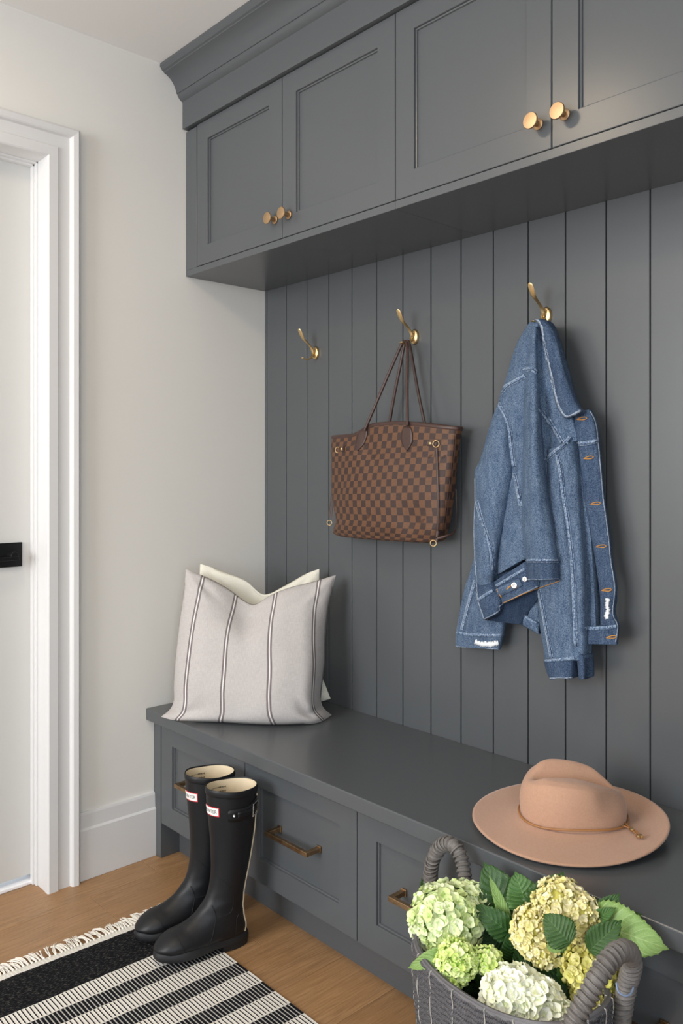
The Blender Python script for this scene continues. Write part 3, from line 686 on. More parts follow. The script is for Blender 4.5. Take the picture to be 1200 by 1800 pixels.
c = t.mix(isw, blk2, ivory); c = t.mix(blk, c, black); edge0 = t.math('LESS_THAN', uu, 0.0); c = t.mix(edge0, c, ivory); t.col(c)
hgt = t.math('ADD', t.math('MULTIPLY', bead, 0.5), t.math('MULTIPLY', t.math('SUBTRACT', 1.0, t.math('ABSOLUTE', t.math('SUBTRACT', fr_, 0.33))), 0.8)); t.bump(hgt, 0.7, 0.002); M['rug'] = t.m
M['fringe'] = simple('cotton_fringe', srgb(232, 227, 216), 0.95, var=.06, vs=120)
mb = MB(); nu, nv = 60, 60; P = []; UVr = []
RL, RW = 0.88, 1.15
for zz in (0.0050, 0.0010):
    for j in range(nv):
        for i in range(nu):
            u, v = lerp(-0.022, RL, i / (nu - 1)), lerp(0, RW, j / (nv - 1))
            w_ = 0.0022 * noise.noise((u * 5, 0.3, 1)); z = zz + (0.0012 * noise.noise((u * 9, v * 9, 2)) if zz > .004 else 0)
            P.append(rugp(u, v + (w_ if j == 0 else 0), z)); UVr.append((u, v))
rug = empty('striped_rug', RO, 'black and ivory woven rug with ivory fringe on the oak floor under the boots', 'rug')
N2 = nu * nv; mb.grid(P[:N2], nu, nv, UVr[:N2]); mb.grid(P[N2:], nu, nv, UVr[N2:])
def ring_idx(o): return [o + i for i in range(nu)] + [o + (j + 1) * nu - 1 for j in range(1, nv)] + [o + (nv - 1) * nu + i for i in range(nu - 2, -1, -1)] + [o + j * nu for j in range(nv - 2, 0, -1)]
ra, rb = ring_idx(0), ring_idx(N2)
for k in range(len(ra)):
    k2 = (k + 1) % len(ra); mb.f.append([ra[k], rb[k], rb[k2], ra[k2]]); mb.uv.append([UVr[ra[k]], UVr[ra[k]], UVr[ra[k2]], UVr[ra[k2]]]); mb.mi.append(0)
part(mb, 'woven_field', M['rug'], rug, autos=50)
mb = MB(); rnd = random.Random(5)
v = 0.003
while v < 0.80:                                       # knotted tassels of twisted threads
    if rnd.random() < .10: v += 0.006
    lean = rnd.gauss(0.002, 0.008); L_ = rnd.uniform(0.040, 0.056)
    for q in range(rnd.randint(6, 8)):
        dv = rnd.gauss(0, 0.0022); pts = []; a1, a2 = rnd.uniform(-1, 1), rnd.uniform(0, 6)
        for k in range(8):
            s = k / 7; pts.append(rugp(-0.018 - L_ * s * (1 + .03 * a1), v + dv * (0.5 + 1.2 * s) + lean * s * s + 0.0022 * math.sin(a2 + s * 6) * s, 0.006 - 0.0035 * s + 0.004 * math.sin(PI * s) * (0.6 + .4 * a1) + q * 0.0002))
        mb.tube(pts, 0.00085, 5)
    k0 = rugp(-0.020, v, 0.007); mb.tube([k0 - rx_ * .003, k0, k0 + rx_ * .004], [.002, .0032, .0022], 7)
    v += rnd.uniform(0.0075, 0.0105)
part(mb, 'fringe', M['fringe'], rug)

# ================================================================ BOOTS
M['rubber'] = simple('matte_black_rubber', (0.0075, 0.008, 0.0095), 0.46, spec=0.38, var=.12, vs=14, bump=0.08, bs=250)
M['sole'] = simple('black_rubber_sole', (0.010, 0.0105, 0.012), 0.6, var=.1, vs=20)
M['liner'] = simple('cream_boot_lining', srgb(214, 199, 170), 0.95, var=.08, vs=40, bump=.3, bs=600)
M['label_red'] = simple('red_label_border', srgb(206, 52, 62), 0.5); M['label_white'] = simple('white_label', srgb(236, 234, 230), 0.5); M['ink'] = simple('dark_print', srgb(40, 38, 40), 0.6)
BR0 = [  # (back x, back z, front x, front z, half width)
    (-.066, .400, .066, .402, .052), (-.066, .385, .066, .387, .052), (-.0645, .350, .0635, .352, .0505), (-.061, .300, .059, .303, .0475), (-.0535, .250, .055, .255, .044), (-.043, .200, .053, .208, .0405), (-.0355, .160, .055, .172, .0370),
    (-.030, .125, .060, .145, .0350), (-.029, .095, .070, .124, .035), (-.034, .068, .085, .108, .0355), (-.040, .045, .100, .097, .0365), (-.032, .024, .117, .088, .038), (-.012, .020, .133, .081, .0395), (.030, .018, .148, .075, .042), (.070, .0165, .165, .071, .0445), (.110, .0165, .184, .066, .0455), (.145, .018, .203, .057, .0425), (.175, .021, .216, .047, .034), (.200, .027, .2225, .040, .020), (.2165, .031, .2235, .036, .007)]
cx_f = lambda x: x if x < .07 else .07 + (x - .07) * .86
BR = [(cx_f(a), b, cx_f(c), d, e * (.97 if b > .2 else 1)) for a, b, c, d, e in BR0]
def boot(c, ang, label):
    X = Vector((math.cos(ang), math.sin(ang), 0)); Y = Vector((-math.sin(ang), math.cos(ang), 0)); c = Vector(c)
    e = empty('rubber_boot', c, label, 'boot', 'pair of tall black rubber boots')
    W_ = lambda x, y, z: c + X * x + Y * y + UP * (z + 0.0062 * sm((x + .01) / .08))
    nn = 48; NR_ = 76; rows = crs(BR, NR_)
    def ring(r, grow=0.0, z0=0.0):
        bx, bz, fx, fz, hw = r; cx_, cz_ = (bx + fx) / 2, (bz + fz) / 2; hx, hz = (fx - bx) / 2, (fz - bz) / 2
        hl = math.hypot(hx, hz); ux, uz = hx / hl, hz / hl; out = []
        for k in range(nn):
            th = 2 * PI * k / nn; a = math.copysign(abs(math.cos(th)) ** .92, math.cos(th)) * (hl + grow); b = math.sin(th) * (hw + grow)
            out.append((cx_ + ux * a, b, max(cz_ + uz * a, z0)))
        return out
    P = []; 
    for j, r in enumerate(rows):
        g = 0.0
        s_ = j / (NR_ - 1)
        for p in ring(r): 
            x, y, z = p
            # slack ripples at the ankle and shallow dents in the shaft
            w_ = 0.0016 * noise.noise((x * 18 + ang, y * 18, z * 16)) + 0.0010 * math.sin(z * 210 + x * 55) * math.exp(-((z - .105) / .03) ** 2)
            P.append(W_(x + w_, y * (1 + w_ * 12), z))
    mb = MB(); mb.grid(P, nn, NR_, None, True); mb.f.append([nn * (NR_ - 1) + k for k in range(nn)]); mb.uv.append([(0, 0)] * nn); mb.mi.append(0)
    up = part(mb, 'boot_upper', M['rubber'], e, autos=None)
    bv = BVHTree.FromPolygons(mb.v, mb.f)
    top = ring(rows[0]); mb = MB(); P = []
    rz = lambda z: ring(cr([BR[2], BR[3], BR[4], BR[5]], min(1, max(0, (.350 - z) / .15)))) if z < .35 else top
    for s_, z in ((0.985, .4005), (0.965, .399), (0.955, .37), (0.94, .32), (0.93, .25), (0.90, .21), (0.02, .20)): P += [W_(x * s_, y * s_, z) for x, y, _ in rz(z)]
    mb.grid(P, nn, 7, None, True); ln = part(mb, 'lining', M['liner'], e)
    part(MB().tube([W_(x * 1.005, y * 1.005, .3945) for x, y, _ in ring((-.0665, .394, .0665, .396, .0525))], [(0.0088, 0.0022)] * nn, 10, closed=True, ref=(0, 0, 1)), 'top_binding', M['rubber'], e)
    # printed lines inside the front boot opening
    mb = MB()
    for q in range(3):
        pts = [W_(.0605 * math.cos(th), -math.sin(th) * .0465, .384 - .011 * q) for th in [0.35 + i * .05 for i in range(20 - q)]]
        mb.tube([p - (p - W_(0, 0, p.z - c.z)) * .02 for p in pts], [(.0006, .0003)] * len(pts), 5)
        for i in range(6):
            p = pts[-1 - 0] if False else W_(.0605 * math.cos(1.32 + i * .06), -math.sin(1.32 + i * .06) * .0463, .384 - .011 * q); mb.obox(p, X * .0009, Y * .0004, UP * (.0019 if i % 2 else .0014))
    part(mb, 'size_print', M['ink'], ln)
    # sole: outline from toe to heel
    def outline(s_, zb):
        pts = []
        for k in range(64):
            th = 2 * PI * k / 64; x = 0.081 + 0.147 * math.cos(th); u = (x + .066) / .294
            hw = 0.0375 + 0.0115 * math.exp(-((u - .70) / .22) ** 2) - 0.005 * math.exp(-((u - .38) / .14) ** 2)
            pts.append((0.0795 + 0.1235 * s_ * math.copysign(abs(math.cos(th)) ** .85, math.cos(th)), hw * s_ * math.copysign(abs(math.sin(th)) ** .72, math.sin(th))))
        return pts
    def heelcut(x): return 0.0 if (x > .045 or x < .018) else 0.0
    P = []; lv = [(0.5, .012), (0.97, .012), (1.0, .016), (1.0, .022), (0.985, .029), (0.95, .033), (0.5, .034)]
    for s_, z in lv: P += [W_(x, y, z + 0.006 * max(0, (x - .17) / .05) ** 1.5) for x, y in outline(s_, z)]
    mb = MB(); mb.grid(P, 64, len(lv), None, True); mb.f += [[k for k in range(64)], [64 * 6 + k for k in range(64)]]; mb.uv += [[(0, 0)] * 64] * 2; mb.mi += [0, 0]
    so = part(mb, 'sole', M['sole'], e, autos=50)
    mb = MB()                                         # heel block and tread lugs
    hb = [(x, y) for x, y in outline(0.99, 0)]
    hx = [(min(x, .036), y) for x, y in hb if x < .06] 
    m_ = len(hx); P = [W_(x * (1.0 if z > .01 else .97), y * (1.0 if z > .01 else .95), z) for z in (0.0005, 0.004, .0135) for x, y in hx]
    mb.grid(P, m_, 3, None, True); mb.f += [[k for k in range(m_)], [2 * m_ + k for k in range(m_)]]; mb.uv += [[(0, 0)] * m_] * 2; mb.mi += [0, 0]
    part(mb, 'heel', M['sole'], e, autos=40)
    mb = MB(); zf = 0.0075 if c.y < -0 else 0.0005
    for i in range(9):
        x = .064 + i * .0135; hw = .030 + .007 * math.sin(PI * min(1, i / 8)); mb.obox(W_(x, 0, 0.0100), X * .0045, Y * hw * (1 if i < 7 else .7), UP * .0028)
    part(mb, 'tread', M['sole'], so)
    # raised seams: toe cap, vamp, heel counter, back stay
    def cast(x, y, z, dx, dy, dz, off):
        o_ = W_(x, y, z); d = (X * dx + Y * dy + UP * dz).normalized(); h = bv.ray_cast(o_ - d * .4, d)
        return h[0] - d * off if h[0] else None
    def rib(pl, r=0.0011):
        for sy in (1, -1):
            pts = [cast(x, 0, z, 0, -sy, 0, -0.0002) for x, z in crs(pl, 24)]; pts = [p for p in pts if p]
            if len(pts) > 3: part(MB().tube(pts, r, 6), 'raised_seam', M['rubber'], up)
    rib([(.136, .024), (.143, .045), (.155, .066)], .0012)
    rib([(.062, .118), (.055, .095), (.062, .065), (.078, .030)], .0013); rib([(.048, .185), (.022, .165), (.010, .135), (.016, .10), (.050, .090)], .0008); rib([(-.030, .092), (-.004, .085), (.002, .060), (.004, .030)], .0010)
    bs = [p for p in [(lambda q: q)(cast(0, .014, z, 1, -.12, 0, 0.0008)) for z in [.032 + i * .0115 for i in range(31)]] if p]
    part(MB().tube(bs, [(0.0022, 0.0022)] * len(bs), 8, ref=tuple(Y)), 'back_piping', M['liner'], e)
    # label on the front of the shaft
    hub = lambda th, z, off: (lambda d: (lambda h: h[0] - d * off if h[0] else None)(bv.ray_cast(W_(0, 0, z) - d * .4, d)))(-(X * math.cos(th) + Y * math.sin(th)))
    def patch(th0, th1, z0, z1, off, nx=14, nz=4):
        m = MB(); m.grid([hub(lerp(th0, th1, i / nx), lerp(z0, z1, j / nz), off) for j in range(nz + 1) for i in range(nx + 1)], nx + 1, nz + 1); return m
    T0, T1 = -0.28, 0.62
    lb = part(patch(T1, T0, .343, .3665, .0010), 'brand_label', M['label_red'], e, autos=None)
    part(patch(T1 - .035, T0 + .035, .3452, .3643, .0014), 'label_face', M['label_white'], lb, autos=None)
    tc = bpy.data.curves.new('lettering', 'FONT'); tc.body = 'HUNTER'; tc.size = 1; tc.align_x = 'CENTER'; tc.align_y = 'CENTER'; tc.resolution_u = 3
    to = bpy.data.objects.new('lettering', tc); COL.objects.link(to); me = bpy.data.meshes.new_from_object(to.evaluated_get(bpy.context.evaluated_depsgraph_get())); bpy.data.objects.remove(to)
    bm = bmesh.new(); bm.from_mesh(me); bmesh.ops.subdivide_edges(bm, edges=[e_ for e_ in bm.edges if e_.calc_length() > .15], cuts=3); bmesh.ops.triangulate(bm, faces=bm.faces)
    xs = [v.co.x for v in bm.verts]; w_ = max(xs) - min(xs); m = MB()
    vs = [hub(lerp(T0 + .09, T1 - .09, (v.co.x - min(xs)) / w_), .3545 + v.co.y * .0125, .0018) for v in bm.verts]
    # reading direction seen from outside
    m.add(vs, [[v.index for v in f.verts] for f in bm.faces]); bm.free(); part(m, 'lettering', M['ink'], lb, smooth=False)
    # side strap, rivet and buckle on both outer sides
    sy = 1
    def side(x, z, off): return cast(x, 0, z, 0, -sy, 0, -off) if False else (lambda d, o_: (lambda h: h[0] - d * off if h[0] else None)(bv.ray_cast(o_ - d * .4, d)))(Y * -sy, W_(x, 0, z))
    def cpatch(poly_lo, poly_hi, off, nx=16):
        m = MB(); g = []
        for j in range(4):
            for i in range(nx):
                u = i / (nx - 1); lo, hi = cr(poly_lo, u), cr(poly_hi, u); x = lerp(lo[0], hi[0], j / 3); z = lerp(lo[1], hi[1], j / 3); th = math.atan2(math.sqrt(max(1e-4, 1 - min(1, abs(x / .0655)) ** 2)) * .052, x); g.append(hub(th * sy, z + .026, off))
        m.grid(g, nx, 4); return m
    tabb = part(cpatch([(.030, .311), (.024, .304), (-.02, .304), (-.050, .308), (-.0655, .312)], [(.030, .325), (.024, .334), (-.02, .334), (-.050, .343), (-.0655, .348)], .0016), 'strap_tab', M['rubber'], e, autos=None)
    sd = tabb.modifiers.new('t', 'SOLIDIFY'); sd.thickness = .002; sd.offset = 0
    st = part(cpatch([(.006, .311), (-.03, .312), (-.06, .315), (-.0655, .316)], [(.006, .326), (-.03, .3275), (-.06, .331), (-.0655, .332)], .0042), 'strap', M['rubber'], e, autos=None)
    sd = st.modifiers.new('t', 'SOLIDIFY'); sd.thickness = .0022; sd.offset = 0
    thb = lambda x: math.atan2(math.sqrt(1 - (x / .0655) ** 2) * .052, x) * sy
    r0 = hub(thb(.015), .345, .003); d0 = (r0 - W_(0, 0, .319)).normalized(); part(MB().lathe([(0, .0026), (.0026, .0022), (.0036, .001), (.0036, 0)], r0, d0, 16), 'rivet', M['silver'], tabb)
    bp = [hub(thb(x), z, .0062) for x, z in ((-.036, .331), (-.036, .3625), (-.0535, .364), (-.0535, .3325))]
    q = []
    for a, b in zip(bp, bp[1:] + bp[:1]): q += [a.lerp(b, k / 6) for k in range(6)]
    part(MB().tube(q, .0015, 8, closed=True), 'buckle', M['silver'], st)
    return e
A1 = math.atan2(-0.975, -0.20); B1 = math.atan2(-0.975, -0.19)
boot((0.575, -0.545, 0.0005), A1, 'tall black rubber boot nearer the drawer handles, with buckled side strap in view')
boot((0.459, -0.533, 0.0005), B1, 'tall black rubber boot partly hidden behind its mate, nearer the white wall')

# ================================================================ DENIM JACKET
jk = empty('denim_jacket', (1.16, -0.03, 1.55), 'blue denim jacket hanging by its collar from a gold hook, sleeves down', 'jacket')
JV = []; JF = []
def folds(px, py, fl):
    d = 0
    for pts, amp, sig in fl:
        best = 1e9; 
        for (x0, y0), (x1, y1) in zip(pts[:-1], pts[1:]):
            dx, dy = x1 - x0, y1 - y0; t_ = max(0, min(1, ((px - x0) * dx + (py - y0) * dy) / (dx * dx + dy * dy)))
            q = (px - x0 - dx * t_) ** 2 + (py - y0 - dy * t_) ** 2
            if q < best: best = q; 
        d += amp * math.exp(-best / (2 * sig * sig))
    return d
def cloth(name, L, R, ye, bulge, yb, mat, parent, fl=(), nu=26, nv=60, seed=0.0, power=.5, wr=0.0036, keep=True, open_bottom=False, wavy=0.0):
    """a closed piece of cloth: left and right edges seen from the room, its face standing off the wall, its back nearer the boards"""
    L = arc2(L, nv); R = arc2(R, nv); P = []; m = 2 * nu - 2
    for j in range(nv):
        v = j / (nv - 1); (lx, ly), (rx, ry) = L[j], R[j]
        e_ = ye(v) if callable(ye) else ye; bg = bulge(v) if callable(bulge) else bulge
        row = []
        for i in range(nu):
            u = i / (nu - 1); px, py = lerp(lx, rx, u), lerp(ly, ry, u) + wavy * math.sin(u * 9 + seed) * sm((v - .93) / .07)
            a = max(0, 1 - (2 * u - 1) ** 2) ** power
            n_ = wr * (noise.noise((px * .030 + seed, py * .012, seed)) * 1.6 + .5 * noise.noise((px * .10, py * .045, seed + 4)) + .22 * noise.noise((px * .2, py * .17, seed + 9))) * min(1, a * 1.7)
            row.append(at(px, py, -(e_ + bg * a + n_ + folds(px, py, fl) * min(1, a * 2))))
        for i in range(nu - 2, 0, -1):
            u = i / (nu - 1); px, py = lerp(lx, rx, u), lerp(ly, ry, u); a = max(0, 1 - (2 * u - 1) ** 2) ** power
            f_ = row[i]; row.append(Vector((f_.x, min(-0.004, max(f_.y + .006 + .25 * (e_ + bg) * a, -(e_ - (e_ - yb) * a))), f_.z)))
        P += row
    mb = MB(); mb.grid(P, m, nv, None, True)
    for q, o in ((0, 0), (1, m * (nv - 1))):
        idx = [o + k for k in range(m)]; 
        for i in range(nu - 1):
            a0, a1 = o + i, o + i + 1; b0 = o + (m - i) % m; b1 = o + (m - i - 1) % m
            if i == 0: mb.f.append([a0, a1, b1]); k_ = 3
            elif i == nu - 2: mb.f.append([a0, a1, b0]); k_ = 3
            else: mb.f.append([a0, a1, b1, b0]); k_ = 4
            mb.uv.append([(0, 0)] * k_); mb.mi.append(0)
    if keep:
        b = len(JV); JV.extend(mb.v); JF.extend([[i + b for i in f] for f in mb.f])
    return part(mb, name, mat, parent, weld=True, autos=60)
def arc2(pts, n): return [(p[0], p[1]) for p in arc(crs([(a, b, 0) for a, b in pts], max(60, n * 3)), n)]
D, DD = M['denim'], M['denim_dark']
cloth('jacket_back', [(840, 950), (826, 1005), (816, 1035), (806, 1085), (801, 1113), (800.5, 1137)], [(905, 960), (900, 1010), (892, 1050), (888, 1087), (883, 1116), (877, 1142)], .040, .014, .012, D, jk,
      [([(868, 1000), (850, 1060), (845, 1110)], .008, 10)], seed=2.1)
cloth('jacket_front', [(936, 575), (938, 640), (940, 700), (950, 800), (950, 900), (955, 1000), (955, 1090)], [(954, 575), (975, 650), (1002, 715), (1018, 777), (1030, 877), (1042, 950), (1052, 1125)], .050, .020, .012, D, jk,
      [([(1005, 790), (1020, 900), (1033, 1010), (1037, 1110)], -.010, 5), ([(960, 680), (990, 780), (1005, 860)], .006, 7)], seed=5.3, nv=80, power=.4)
cloth('shoulder_panel', [(931, 566), (921, 580), (905, 611), (888, 667), (876, 705), (872, 760), (872, 850), (871, 930), (871, 1012)], [(950, 567), (953, 590), (956, 640), (957, 700), (955, 760), (950, 850), (948, 930), (940, 975), (927, 978)], .055, .028, .014, D, jk,
      [([(926, 600), (905, 680), (912, 800), (915, 900)], .006, 9), ([(917, 700), (905, 780), (900, 900)], -.006, 7)], seed=1.2, nv=80)
cloth('placket', [(1008, 724), (1014, 777), (1026, 877), (1040, 950), (1053, 1035), (1055, 1099)], [(1036, 720), (1045, 741), (1051, 777), (1060, 877), (1069, 939), (1073, 982), (1081, 1033), (1077.5, 1078), (1086, 1100)], .058, .008, .040, DD, jk,
      [([(1040, 960), (1060, 950)], .003, 5), ([(1055, 1010), (1072, 1000)], -.004, 6), ([(1055, 1052), (1076, 1058)], .004, 6)], seed=3.3, nv=80)
cloth('waistband', [(1027, 1101), (1027, 1132)], [(1086, 1099), (1083, 1133)], .062, .006, .040, DD, jk, nv=10, seed=8)
cloth('lower_sleeve', [(958, 792), (953, 860), (950, 930), (946, 1000), (945, 1040), (948, 1095), (955, 1140), (957, 1161)], [(1010, 775), (1017, 830), (1022, 900), (1028, 960), (1032, 1040), (1033, 1110), (1030, 1161)], .064, .030, .030, D, jk,
      [([(988, 850), (998, 930), (1008, 1030), (1012, 1140)], -.009, 4), ([(968, 960), (972, 1040), (985, 1120)], .006, 8), ([(1018, 930), (1022, 1010), (1020, 1100)], .005, 6)], seed=6.2, nv=90)
cloth('lower_cuff', [(955, 1160), (960, 1180), (966, 1193)], [(1011, 1157), (1010, 1176), (1007, 1192)], .070, .026, .035, DD, jk, nv=14, seed=7, wr=.003, wavy=2.0)
cloth('lower_cuff_end', [(1011, 1140), (1014, 1165), (1017, 1194)], [(1029.5, 1160), (1030, 1178), (1029, 1194)], .072, .016, .040, DD, jk, nv=14, seed=9, wr=.003)
cloth('pocket_panel', [(878, 1045), (882, 1068), (893, 1086), (915, 1098), (944, 1114)], [(948, 1030), (948, 1050), (948, 1075), (948, 1095), (948, 1115)], .050, .014, .020, D, jk, [([(915, 1060), (925, 1080), (945, 1092)], -.005, 3)], seed=4.4, nv=30)
cloth('upper_sleeve', [(877, 704), (862, 743), (848, 792), (842, 812), (834, 830), (834, 877), (832, 915), (832, 953), (835, 1010), (838, 1030)], [(881, 712), (893, 742), (900, 790), (903, 830), (896, 870), (890, 905), (883, 940), (875, 976), (871, 1010), (867, 1026)], .064, lambda v: .004 + .029 * sm(v * 5), .030, D, jk,
      [([(868, 745), (862, 830), (850, 880)], .007, 9), ([(838, 882), (848, 919), (862, 962), (868, 1005)], -.005, 3), ([(836, 826), (850, 834)], -.007, 4), ([(885, 780), (872, 880), (860, 930)], .005, 7), ([(838, 1000), (852, 1012), (866, 1008)], .006, 4)], seed=2.7, nv=90)
cloth('inner_cuff', [(878, 1040), (868, 1065), (851, 1090)], [(986, 1020), (950, 1046), (917, 1098)], .062, .006, .040, M['denim_in'], jk, nv=20, seed=3, keep=False)
cloth('upper_cuff', [(836, 1028), (838, 1053), (844, 1073), (849.5, 1090)], [(868, 1020), (874, 1038), (882, 1056), (877, 1076)], .074, .020, .040, DD, jk, nv=20, seed=12)
cloth('cuff_tab_panel', [(866, 1024), (870, 1036), (876, 1044), (883, 1062)], [(926, 985), (932, 1003), (948, 1020), (946, 1031)], .078, .012, .050, DD, jk, nv=20, seed=14)
cloth('middle_sleeve', [(935, 574), (929, 612), (924, 650), (921, 700), (919, 770), (917, 840), (916, 890), (919, 935), (924.5, 985)], [(944, 574), (944, 612), (945, 650), (949, 700), (954, 770), (961, 840), (967, 885), (975, 935), (983, 985)], .084, lambda v: .016 + .030 * sm(v * 1.6), .050, D, jk,
      [([(936, 700), (938, 800), (940, 900), (950, 980)], .006, 8), ([(924, 650), (935, 652), (944, 656)], -.004, 2.5)], seed=9.1, nv=90)
cloth('middle_cuff', [(924.5, 984), (925.5, 1000), (927, 1020)], [(983, 984), (985, 1003), (986, 1019)], .086, .046, .050, DD, jk, nv=16, seed=10)
cloth('collar', [(936, 563), (944, 566), (951, 577), (955, 600), (961, 627), (967, 653), (973, 684), (980, 710), (991, 731), (1003, 733)], [(950, 560), (961, 564), (971, 580), (981, 607), (991, 645), (1000, 676), (1008, 699), (1016, 714), (1022, 721)], .086, .014, .055, DD, jk, nv=80, seed=6.6, power=.7)
jb = BVHTree.FromPolygons(JV, JF)
def ribbon(name, pts, wpx, mat, off=0.0012, n=40, parent=None, rag=0.0, cross=3):
    pts = arc2(pts, n); P = []; keep = []
    for i, (x, y) in enumerate(pts):
        a, b = pts[max(i - 1, 0)], pts[min(i + 1, n - 1)]; dx, dy = b[0] - a[0], b[1] - a[1]; l = math.hypot(dx, dy) or 1; nx, ny = -dy / l, dx / l
        row = []
        for k in range(cross):
            q = (k / (cross - 1) - .5) * wpx * (1 + rag * noise.noise((x * .9, y * .9, k * 3)))
            qx, qy = x + nx * q, y + ny * q; d = (at(qx, qy, 0) - CAM).normalized(); h = jb.ray_cast(CAM, d)
            if h[0] is None: h = jb.ray_cast(CAM, (at(x, y, 0) - CAM).normalized())
            if h[0] is None: row = None; break
            row.append(h[0] - d * (off + (.0007 if 0 < k < cross - 1 else 0)))
        if row:
            if P and max((row[k] - P[-1][k]).length for k in range(cross)) > .03: 
                row = [P[-1][k] + (row[k] - P[-1][k]) * .2 for k in range(cross)]
            P.append(row)
    if len(P) < 2: return None
    mb = MB(); mb.grid([p for r in P for p in r], cross, len(P)); o = part(mb, name, mat, parent or jk, autos=None)
    sd = o.modifiers.new('t', 'SOLIDIFY'); sd.thickness = 0.0011; sd.offset = 0
    return o
SE = [([(880, 690), (890, 679), (902, 672), (923, 661)], 6), ([(922, 651), (933, 648), (944, 655)], 6), ([(876, 708), (886, 728), (894, 749), (898, 780), (903, 820)], 5), ([(903, 832), (909, 857), (915, 890)], 5),
      ([(837, 880), (848, 919), (862, 962), (867, 1003)], 5.5), ([(950, 720), (960, 733), (973, 753), (987, 778)], 6), ([(960, 809), (972, 797), (988, 784), (1003, 768)], 6),
      ([(979, 799), (986, 834), (991, 877), (997, 911), (1003, 960), (1007, 1010), (1010, 1081), (1012, 1135)], 5.5), ([(946, 1036), (955, 1081), (963, 1123), (969, 1156)], 5), ([(802, 1112), (830, 1116), (882, 1117)], 4),
      ([(836, 1020), (826, 1055), (818, 1085), (812, 1108)], 5), ([(925, 986), (945, 985.5), (983, 986)], 5), ([(957, 1161), (985, 1159), (1009, 1157)], 4.5), ([(1016, 780), (1032, 779), (1050, 775)], 6), ([(1030, 1104), (1055, 1104), (1084, 1101)], 4.5),
      ([(838, 1056), (850, 1048), (866, 1038)], 4), ([(872, 1030), (892, 1018), (922, 1000)], 3.5), ([(917, 1068), (925, 1084), (944, 1095)], 3.5)]
for pts, w_ in SE:
    sm_ = ribbon('seam', pts, w_ * 1.35, M['seam'], .0019, n=56)
    if sm_: ribbon('seam_edge', [(a - w_ * .55, b - w_ * .2) for a, b in pts], 1.5, M['fray'], .0022, n=50, parent=sm_, rag=.8, cross=2)
    if sm_ and w_ >= 5:
        th = arc2(pts, 40); x = [(a, b) for a, b in th]
        ribbon('stitching', [(a + 1.6, b + .8) for a, b in pts], .9, M['stitch_dark'], .0034, parent=sm_, cross=2)
ribbon('frayed_edge', [(935, 566), (940, 562), (947, 566), (952, 578), (955, 600), (961, 627), (967, 653), (973, 684), (980, 710), (990, 729), (998, 733), (1009, 728), (1021, 721)], 4.2, M['fray'], .0022, n=90, rag=.9)
for e_ in ([(1037, 722), (1046, 741), (1051.5, 777), (1060.5, 877), (1069, 939), (1073, 982), (1080.5, 1033), (1077, 1078), (1085, 1098), (1083, 1125), (1076, 1133)], [(850.5, 1089), (877, 1074), (883, 1062), (946, 1031)], [(927, 1019), (955, 1019), (985, 1018)], [(966, 1192), (985, 1192), (1006, 1191)], [(801, 1136), (830, 1140), (876, 1141)],
           [(833.5, 832), (834, 877), (832.5, 915), (832.5, 953), (836, 1010), (839, 1052), (850, 1088)]):
    ribbon('worn_edge', e_, 1.8, M['fray'], .0016, n=60, rag=.8, cross=2)
ribbon('orange_stitching', [(917, 1096), (885, 1093), (856, 1089)], 1.1, M['orange_thread'], .003, cross=2) ; ribbon('orange_stitching', [(884, 1060), (930, 1040), (984, 1021)], 1.1, M['orange_thread'], .003, cross=2)
for x, y, a in ((1022, 736, -3), (1034, 805, -4), (1046, 885, -1), (1056, 960, 0), (1065.5, 1037, -1), (1074, 1120, -2)):
    mb = MB(); w_ = 9
    loop = [(x - w_ * .9, y + 1), (x - w_ * .3, y - 1.2 + a * .1), (x + w_ * .55, y - 2.2 + a * .3), (x + w_, y + a * .4), (x + w_ * .55, y + 2.4 + a * .3), (x - w_ * .3, y + 1.8), (x - w_ * .9, y + 1.4)]
    pp = [];
    for q in crs([(p, q_, 0) for p, q_ in loop], 30):
        d = (at(q[0], q[1], 0) - CAM).normalized(); h = jb.ray_cast(CAM, d); pp.append(h[0] - d * .0018 if h[0] else at(q[0], q[1], -.072))
    part(mb.tube(pp, 0.0010, 6), 'buttonhole', M['orange_thread'], jk)
for x, y, r in ((904.5, 1029, .0083), (923, 1018, .0068)):
    d = (at(x, y, 0) - CAM).normalized(); h = jb.ray_cast(CAM, d); c0 = h[0] if h[0] else at(x, y, -.095); nn_ = Vector((0.25, -1, 0.05)).normalized()
    part(MB().lathe([(0, .0062), (r * .3, .006), (r * .42, .0052), (r * .6, .0056), (r * .85, .0052), (r, .0036), (r * .95, .002), (r * .4, .001), (r * .4, -.001)], c0 - d * .001, nn_, 28), 'button', M['silver'], jk)
ribbon('frayed_patch', [(1068, 1052), (1066.5, 1062), (1068, 1072), (1066, 1082), (1066.5, 1088)], 6.5, M['white_fray'], .0016, rag=1.2)
ribbon('frayed_patch', [(834, 1129), (845, 1132), (856, 1133), (868, 1132), (876, 1130)], 8, M['white_fray'], .0016, rag=1.1)
# tab beside the cuff buttons
ribbon('button_tab', [(873, 1043), (890, 1035), (915, 1023)], 15, M['denim'], .0030, n=14)
ribbon('orange_stitching', [(872.5, 1035), (876, 1043), (881, 1050)], 1.4, M['orange_thread'], .0046, n=10, cross=2); ribbon('orange_stitching', [(891, 1036), (897, 1030), (903, 1028)], 2.2, M['orange_thread'], .0052, n=10, cross=2)

